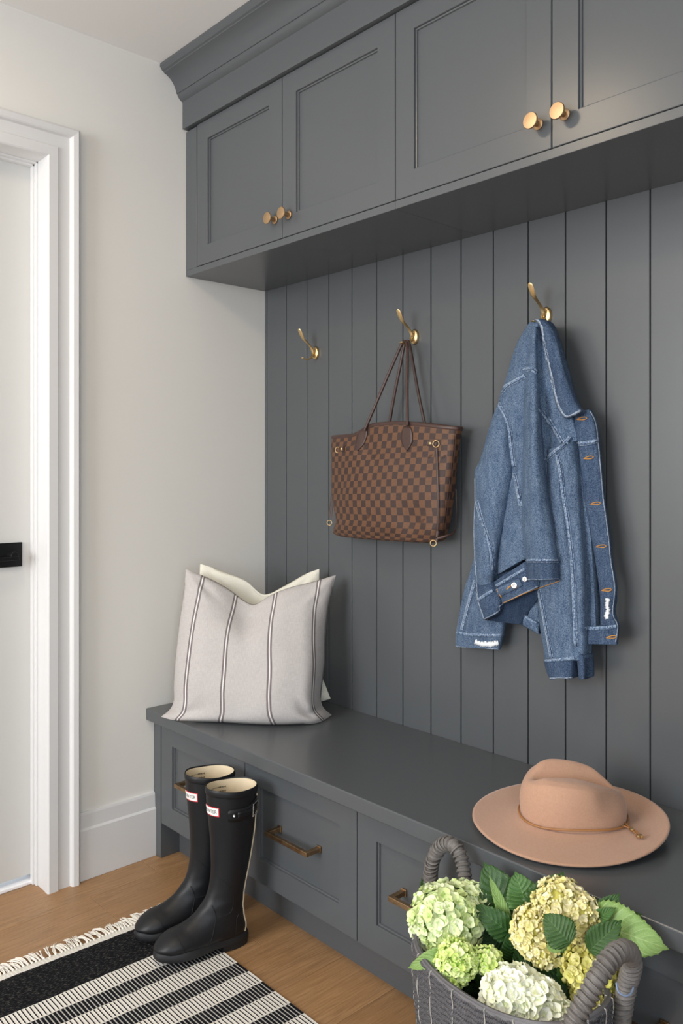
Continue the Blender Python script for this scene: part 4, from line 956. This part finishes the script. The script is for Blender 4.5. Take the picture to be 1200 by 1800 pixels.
# ================================================================ BASKET WITH HYDRANGEAS
t = NT('charcoal_paper_rope', 0.62, 0, 0.4); uvc = t.uv(); sx = t.sep(uvc)
tw = t.wave(t.map(uvc, (1, 1, 1), (0, 0, 0.5)), 1.0, 2.0, 2, 'X'); nz = t.noise(t.map(uvc, (2.0, 9, 1)), 1, 3, .6)
t.col(t.mix(nz, srgb(50, 50, 55), srgb(128, 126, 128))); t.bump(t.math('ADD', tw, nz), .8, .003); M['rope'] = t.m
t = NT('wrapped_rope', 0.5, 0, 0.5); uvc = t.uv(); nz = t.noise(t.map(uvc, (9, 170, 1), (0, 0, .03)), 1, 3, .7)
t.col(t.mix(nz, srgb(26, 26, 30), srgb(146, 140, 134))); t.bump(nz, .7, .002); M['wrap'] = t.m
M['thread'] = simple('white_thread', srgb(176, 172, 166), .9, var=.25, vs=200, bump=.6, bs=400)
M['straw'] = simple('natural_straw', srgb(196, 166, 128), .8, var=.35, vs=120, bump=.6, bs=260)
M['plastic'] = simple('clear_blue_tag_loop', srgb(150, 172, 206), .25)
BC = Vector((1.466, -0.606, 0)); BA = 0.178; BB = 0.110; bR = math.radians(-4)
bX = Vector((math.cos(bR), math.sin(bR), 0)); bY = Vector((-math.sin(bR), math.cos(bR), 0))
def rimz(th): return 0.352 + 0.017 * (0.5 + 0.5 * math.cos(2 * th))
def bk(th, f, off=0.0):                               # a point of the basket wall; f: 0 floor .. 1 rim
    g = 0.80 + 0.20 * sm(f * 1.1) ; e_ = .86
    c_, s_ = math.copysign(abs(math.cos(th)) ** e_, math.cos(th)), math.copysign(abs(math.sin(th)) ** e_, math.sin(th))
    return BC + bX * ((BA * g + off) * c_) + bY * ((BB * g + off) * s_) + UP * (0.004 + (rimz(th) - 0.004) * f)
basket = empty('woven_basket', BC, 'dark grey woven basket with wrapped arch handles and white stitching, full of flowers', 'basket')
mb = MB(); nT = 200; nC = 40; rr = 0.0072
rings = []
for c_ in range(nC + 1):
    f = c_ / nC
    for a in range(7):
        ph = -PI / 2 + PI * a / 6; rings.append([bk(2 * PI * k / nT, f + math.sin(ph) * .5 / nC * 1.0, rr * math.cos(ph) * (.85 + .28 * math.sin(k * 1.57 + a * .8 + c_ * .7)) + .0008 * noise.noise((k * .3, c_ * .9, 2))) for k in range(nT)])
for c_ in (nC, nC - 1, nC // 2, 0): rings.append([bk(2 * PI * k / nT, c_ / nC, -.006) for k in range(nT)])
rings.append([lerp(BC + UP * .006, bk(2 * PI * k / nT, 0, -.006), .02) + UP * 0 for k in range(nT)])
m = len(rings); P = [p for r in rings for p in r]; mb.grid(P, nT, m, [((k / nT) * 130, j / 7) for j in range(m) for k in range(nT)], True)
wall = part(mb, 'basket_wall', M['rope'], basket, autos=None)
base_ = MB(); base_.add([bk(2 * PI * k / nT, 0, .001) + UP * -.003 for k in range(nT)], [list(range(nT))[::-1]]); part(base_, 'bottom', M['rope'], basket)
# rim rope
part(MB().tube([bk(2 * PI * k / nT, 1.0, -.001) + UP * .002 for k in range(nT)], .0062, 8, closed=True), 'rim', M['rope'], basket)
# white running stitches down the wall
for k in range(22):
    th = 2 * PI * (k + .3) / 22; pts = [bk(th + .006 * math.sin(i * 1.9 + k), 1.015 - i / 26 * .7, .0058 + .0012 * math.sin(i * 1.3)) for i in range(27)]
    part(MB().tube([bk(th, 1.02, -.006)] + pts, .0009, 5), 'stitch', M['thread'], basket)
def arch(pts, r, name):                               # a core wrapped with many turns of rope
    pts = [Vector(p) for p in arc(crs([tuple(p) for p in pts], 120), 160)]; L_ = sum((b - a).length for a, b in zip(pts[:-1], pts[1:])); turns = int(L_ / .0092)
    core = part(MB().tube(pts, r * .84, 12), name, M['wrap'], basket)
    ctr = sum(pts, Vector()) / len(pts)
    mb = MB(); hel = []; N = turns * 14
    for i in range(N + 1):
        s_ = i / N; q = s_ * 159; j = min(int(q), 158); p = pts[j].lerp(pts[j + 1], q - j); tg = (pts[j + 1] - pts[j]).normalized(); a = (ctr - p); a = (a - tg * a.dot(tg)).normalized(); b = tg.cross(a)
        ph = 2 * PI * turns * s_; hel.append(p + (a * math.cos(ph) + b * math.sin(ph)) * (r * .82 + .0004 * math.sin(ph * 3.3)) + tg * .003 * math.sin(ph))
    mb.tube(hel, [(.0030, .0048)] * len(hel), 6); part(mb, 'wrapping', M['wrap'], core)
lh = [(752, 1592, 1.69), (756, 1555, 1.675), (758, 1525, 1.665), (766, 1500, 1.655), (777, 1486, 1.64), (789, 1482, 1.625), (801, 1490, 1.61), (811, 1509, 1.60), (816, 1535, 1.59), (819, 1562, 1.58), (820, 1600, 1.57)]
arch([deep(a, b, d) for a, b, d in lh], .0135, 'handle')
rh = [(985, 1850, 1.17), (1008, 1795, 1.18), (1030, 1755, 1.19), (1054, 1712, 1.205), (1076, 1682, 1.225), (1094, 1670, 1.245), (1108, 1676, 1.265), (1110, 1698, 1.285), (1103, 1725, 1.30), (1096, 1760, 1.31), (1092, 1800, 1.315)]
arch([deep(a, b, d) for a, b, d in rh], .0148, 'handle')
part(MB().tube([Vector(p) for p in crs([tuple(deep(a, b, d)) for a, b, d in ((1083, 1728, 1.262), (1086, 1742, 1.262), (1097, 1750, 1.262), (1108, 1747, 1.268), (1113, 1736, 1.28))], 20)], .0014, 8), 'tag_loop', M['plastic'], basket)
# straw plait under the left end
mb = MB()
for sgn_ in (-1, 0, 1):
    pts = [bk(PI - .15, .70 - i / 40 * .6, .010 + .003 * math.cos(i * .55 * 2 + sgn_ * 2.1)) + bY * .006 * math.sin(i * .55 + sgn_ * 2.1) for i in range(41)]
    mb.tube(pts, .0042, 7)
part(mb, 'straw_plait', M['straw'], basket)

# --- flowers and leaves
def fl_mat(name, a, b, c_):
    t = NT(name, .6, 0, .25); at2 = t.n('ShaderNodeAttribute', attribute_name='tone').outputs; s_ = t.sep(at2[0]); o = t.obj()
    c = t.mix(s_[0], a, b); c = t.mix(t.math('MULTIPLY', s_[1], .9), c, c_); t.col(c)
    t.b.inputs['Subsurface Weight'].default_value = .12; t.b.inputs['Subsurface Radius'].default_value = (.01, .01, .006); t.b.inputs['Subsurface Scale'].default_value = .4
    return t.m
FM = {'green': fl_mat('pale_green_petal', srgb(212, 226, 154), srgb(242, 247, 212), srgb(156, 194, 84)), 'lime': fl_mat('lime_petal', srgb(206, 226, 124), srgb(242, 247, 192), srgb(160, 198, 74)),
      'cream': fl_mat('cream_yellow_petal', srgb(230, 220, 146), srgb(250, 242, 206), srgb(192, 186, 84)), 'yellow': fl_mat('yellow_green_petal', srgb(216, 210, 104), srgb(244, 236, 174), srgb(180, 180, 62)), 'white': fl_mat('white_petal', srgb(240, 242, 214), srgb(252, 252, 242), srgb(206, 216, 146))}
def leaf_mat(name, a, b, vein):
    t = NT(name, .42, 0, .45); uvc = t.uv(); s_ = t.sep(uvc); d = t.math('ABSOLUTE', t.math('SUBTRACT', s_[0], .5))
    sv = t.math('FRACT', t.math('MULTIPLY', t.math('SUBTRACT', s_[1], t.math('MULTIPLY', d, .55)), 9.0)); v2 = t.math('LESS_THAN', sv, .10); mid = t.math('LESS_THAN', d, .014)
    net = t.noise(t.map(uvc, (26, 34, 1)), 1, 3, .6); c = t.mix(net, a, b); c = t.mix(t.math('MULTIPLY', t.math('MAXIMUM', v2, mid), .55), c, vein); t.col(c)
    t.bump(t.math('ADD', t.math('MULTIPLY', net, .5), t.math('ABSOLUTE', t.math('SUBTRACT', sv, .5))), .6, .003); t.b.inputs['Subsurface Weight'].default_value = .08; t.b.inputs['Subsurface Scale'].default_value = .1; return t.m
LM = {'dark': leaf_mat('dark_green_leaf', srgb(26, 58, 22), srgb(56, 96, 40), srgb(78, 120, 58)), 'mid': leaf_mat('mid_green_leaf', srgb(44, 84, 34), srgb(80, 124, 58), srgb(110, 150, 80)), 'light': leaf_mat('light_green_leaf', srgb(106, 142, 70), srgb(142, 172, 94), srgb(164, 188, 120))}
M['stem'] = simple('green_stem', srgb(96, 130, 62), .5, var=.2, vs=60)
def leaf(parent, base_, tip, w, col, cup=.22, arch_=.10, side=None, roll=0.0, name='leaf'):
    B_, T_ = Vector(base_), Vector(tip); ax = T_ - B_; L_ = ax.length; axn = ax / L_; see = (CAM - (B_ + T_) / 2).normalized()
    nrm = (see - axn * see.dot(axn)).normalized(); nrm = (Matrix.Rotation(roll, 3, axn) @ nrm); sd = axn.cross(nrm)
    nv, nh = 33, 9; P = []; U = []
    for j in range(nv):
        v = j / (nv - 1); wd = w * (math.sin(PI * min(1, v ** .78)) ** .75) * (1 - .18 * v) if 0 < v < 1 else 0.0; wd = max(wd, .0005)
        if v > .93: wd *= .55
        for i in range(nh):
            u = i / (nh - 1) * 2 - 1; wr = wd
            if i in (0, nh - 1): wr = wd * (1.045 if j % 2 else .955)
            z = cup * abs(u) ** 1.3 * wd + arch_ * L_ * math.sin(PI * v) - .06 * L_ * v * v + .05 * wd * math.sin(v * 17 + u * 2) * abs(u)
            P.append(B_ + axn * (L_ * v - .10 * abs(u) * wd) + sd * (u * wr) + nrm * z); U.append((u / 2 + .5, v))
    mb = MB(); mb.grid(P, nh, nv, U); o = part(mb, name, LM[col], parent, autos=None)
    s_ = o.modifiers.new('t', 'SOLIDIFY'); s_.thickness = .0006; return o
rf = random.Random(11)
def head(parent, lumps, kind, size, n, bud=0.0):
    """a dense dome of four-petalled florets on each lump: (centre, radius)"""
    mb = MB(); tones = []
    def petal(c, d, up_, s_, t1, t2):
        side = d.cross(up_); P = []
        for j in range(4):
            v = j / 3; wd = (.10, .52, .60, .22)[j] * s_
            for i in (-1, 0, 1): P.append(c + d * (v * s_ * (1.0 if i == 0 else .93)) + side * (i * wd) + up_ * ((.05 + .34 * v * v - (.10 if i == 0 else 0)) * s_))
        mb.grid(P, 3, 4); tones.extend([(t1, t2 * (1 if q < 2 else .15), 0, 1) for q in range(6)])
    for ctr, R_ in lumps:
        ctr = Vector(ctr); m_ = int(n * (R_ / lumps[0][1]) ** 2)
        for i in range(m_):
            z = 1 - 2 * (i + .5) / m_; th = i * 2.39996 + rf.uniform(-.15, .15); q = math.sqrt(1 - z * z); d = Vector((q * math.cos(th), q * math.sin(th), z))
            if d.dot((CAM - ctr).normalized()) < -.45: continue
            jit = 1 + rf.uniform(-.10, .05); c = ctr + Vector((d.x, d.y, d.z * .88)) * R_ * jit; up_ = (d + Vector((rf.gauss(0, .22), rf.gauss(0, .22), rf.gauss(0, .22)))).normalized(); a = up_.orthogonal().normalized(); b = up_.cross(a); ph = rf.uniform(0, PI)
            s_ = size * rf.uniform(.72, 1.15); t1 = rf.random()
            if rf.random() < bud:                      # closed buds: a small clump of beads
                for _ in range(5):
                    c2 = c + (a * rf.uniform(-1, 1) + b * rf.uniform(-1, 1)) * s_ * .8 + up_ * s_ * rf.uniform(0, .5); r = s_ * rf.uniform(.26, .42); n0 = len(mb.f)
                    mb.lathe([(0, -r), (r * .8, -r * .5), (r, .1 * r), (r * .7, .8 * r), (0, r * 1.1)], c2, up_, 6); tones.extend([(rf.random(), rf.uniform(.1, .6), 0, 1)] * (len(mb.f) - n0))
                continue
            for k in range(4):
                an = ph + k * PI / 2; petal(c, a * math.cos(an) + b * math.sin(an), up_, s_, t1, rf.uniform(.3, .9))
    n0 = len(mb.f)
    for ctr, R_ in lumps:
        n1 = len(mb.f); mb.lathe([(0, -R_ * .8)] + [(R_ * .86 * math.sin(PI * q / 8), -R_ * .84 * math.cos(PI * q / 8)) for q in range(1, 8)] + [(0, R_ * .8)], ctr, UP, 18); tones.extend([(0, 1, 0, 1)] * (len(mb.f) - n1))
    o = part(mb, 'flower_head', FM[kind], parent, autos=None); ca = o.data.color_attributes.new('tone', 'FLOAT_COLOR', 'CORNER'); arr = []
    for p, t_ in zip(o.data.polygons, tones): arr += list(t_) * p.loop_total
    ca.data.foreach_set('color', arr); return o
def flower(label, lumps, kind, size, n, bud, leaves, foot):
    c0 = Vector(lumps[0][0]); e = empty('hydrangea', c0, label, 'flower', 'hydrangeas in the woven basket')
    head(e, lumps, kind, size, n, bud)
    foot = Vector(foot); mid = c0.lerp(foot, .5) + Vector((.004, 0, 0))
    part(MB().tube([Vector(p) for p in crs([tuple(c0), tuple(mid), tuple(foot)], 14)], .0034, 8), 'stem', M['stem'], e)
    for L_ in leaves: leaf(e, *L_)
    return e
dp = deep
ft = lambda x, y: BC + bX * x * .85 + bY * y + UP * .03
flower('large pale green hydrangea head beside the upright wrapped handle', [(dp(784, 1616, 1.50), .064), (dp(820, 1590, 1.53), .040)], 'green', .0122, 330, .03,
       [(dp(800, 1672, 1.42), dp(716, 1702, 1.42), .017, 'light', .3, .12), (dp(757, 1606, 1.68), dp(741, 1545, 1.68), .017, 'dark', .2, .05), (dp(775, 1672, 1.49), dp(722, 1688, 1.50), .018, 'dark', .2, .05)], ft(-.10, .01))
flower('small lime green hydrangea head nearest the front rim of the basket', [(dp(803, 1688, 1.40), .034), (dp(856, 1689, 1.40), .023), (dp(802, 1712, 1.39), .020)], 'lime', .0072, 190, .35,
       [(dp(800, 1730, 1.52), dp(752, 1690, 1.56), .022, 'dark', .2, .05), (dp(872, 1700, 1.55), dp(868, 1655, 1.50), .015, 'mid', .3, .1), (dp(825, 1728, 1.5), dp(838, 1765, 1.5), .016, 'dark', .2, .1)], ft(-.06, -.03))
flower('cream yellow hydrangea head curled around a dark leaf, highest in the basket', [(dp(985, 1588, 1.405), .043), (dp(938, 1626, 1.42), .034), (dp(1018, 1606, 1.385), .034), (dp(958, 1678, 1.39), .022), (dp(1018, 1638, 1.385), .022), (dp(924, 1645, 1.42), .024), (dp(938, 1668, 1.40), .020)], 'cream', .0078, 240, .30,
       [(dp(1002, 1658, 1.32), dp(955, 1606, 1.345), .029, 'dark', .12, .06), (dp(905, 1630, 1.50), dp(850, 1515, 1.545), .046, 'dark', .25, .08), (dp(900, 1640, 1.475), dp(860, 1540, 1.50), .012, 'light', .3, .05),
        (dp(945, 1620, 1.46), dp(990, 1534, 1.445), .042, 'dark', .2, .08), (dp(905, 1648, 1.465), dp(832, 1590, 1.48), .026, 'dark', .25, .12), (dp(962, 1668, 1.335), dp(1014, 1640, 1.335), .013, 'light', .3, .1), (dp(928, 1600, 1.47), dp(905, 1532, 1.49), .034, 'mid', .2, .08)], ft(.03, .02))
flower('yellow green hydrangea head behind the nearer wrapped handle', [(dp(1035, 1700, 1.36), .040), (dp(1060, 1690, 1.37), .026), (dp(1040, 1740, 1.35), .032), (dp(1070, 1755, 1.34), .022)], 'yellow', .0100, 200, .10,
       [(dp(1030, 1616, 1.385), dp(1174, 1668, 1.305), .044, 'light', .10, .07), (dp(1035, 1672, 1.33), dp(1092, 1618, 1.325), .024, 'dark', .25, .06), (dp(1040, 1625, 1.40), dp(1088, 1572, 1.37), .022, 'dark', .25, .08), (dp(1050, 1620, 1.40), dp(1128, 1607, 1.35), .014, 'dark', .2, .05),
        (dp(1042, 1618, 1.37), dp(1082, 1596, 1.355), .012, 'mid', .3, .1), (dp(990, 1735, 1.38), dp(998, 1655, 1.38), .014, 'mid', .3, .05), (dp(1025, 1670, 1.38), dp(1082, 1680, 1.36), .026, 'dark', .2, .08), (dp(1095, 1770, 1.33), dp(1085, 1725, 1.34), .014, 'mid', .2, .05)], ft(.12, .01))
flower('white hydrangea head resting over the front rim of the basket', [(dp(905, 1754, 1.35), .050), (dp(945, 1765, 1.33), .040), (dp(985, 1785, 1.31), .022)], 'white', .0128, 230, .02,
       [(dp(960, 1760, 1.40), dp(912, 1682, 1.41), .024, 'dark', .2, .10), (dp(1010, 1800, 1.36), dp(968, 1690, 1.40), .032, 'dark', .2, .08), (dp(925, 1720, 1.47), dp(898, 1655, 1.47), .026, 'mid', .25, .12), (dp(975, 1745, 1.39), dp(985, 1700, 1.40), .020, 'mid', .25, .1),
        (dp(860, 1720, 1.50), dp(850, 1640, 1.52), .030, 'dark', .2, .08), (dp(900, 1700, 1.52), dp(870, 1620, 1.54), .030, 'dark', .2, .08), (dp(1000, 1720, 1.42), dp(950, 1660, 1.44), .032, 'dark', .2, .06), (dp(870, 1740, 1.44), dp(905, 1690, 1.46), .024, 'dark', .2, .06), (dp(830, 1660, 1.56), dp(885, 1650, 1.56), .026, 'dark', .2, .06)], ft(.06, -.05))
# more dark foliage between the heads, parts of the flowers they grow on
hy = [o for o in COL.objects if o.name.startswith('hydrangea')]
for i, args in ((4, (dp(935, 1745, 1.42), dp(905, 1668, 1.43), .024, 'dark', .2, .06)), (4, (dp(965, 1735, 1.40), dp(985, 1682, 1.39), .020, 'mid', .25, .08)), (2, (dp(880, 1680, 1.48), dp(852, 1628, 1.50), .028, 'dark', .2, .05)),
                (2, (dp(900, 1690, 1.45), dp(895, 1640, 1.44), .020, 'dark', .2, .05)), (3, (dp(1010, 1700, 1.38), dp(988, 1650, 1.385), .022, 'dark', .2, .05)), (1, (dp(840, 1735, 1.46), dp(880, 1690, 1.47), .022, 'dark', .2, .05)), (0, (dp(850, 1670, 1.52), dp(858, 1605, 1.53), .022, 'dark', .2, .06))):
    leaf(hy[i], *args)
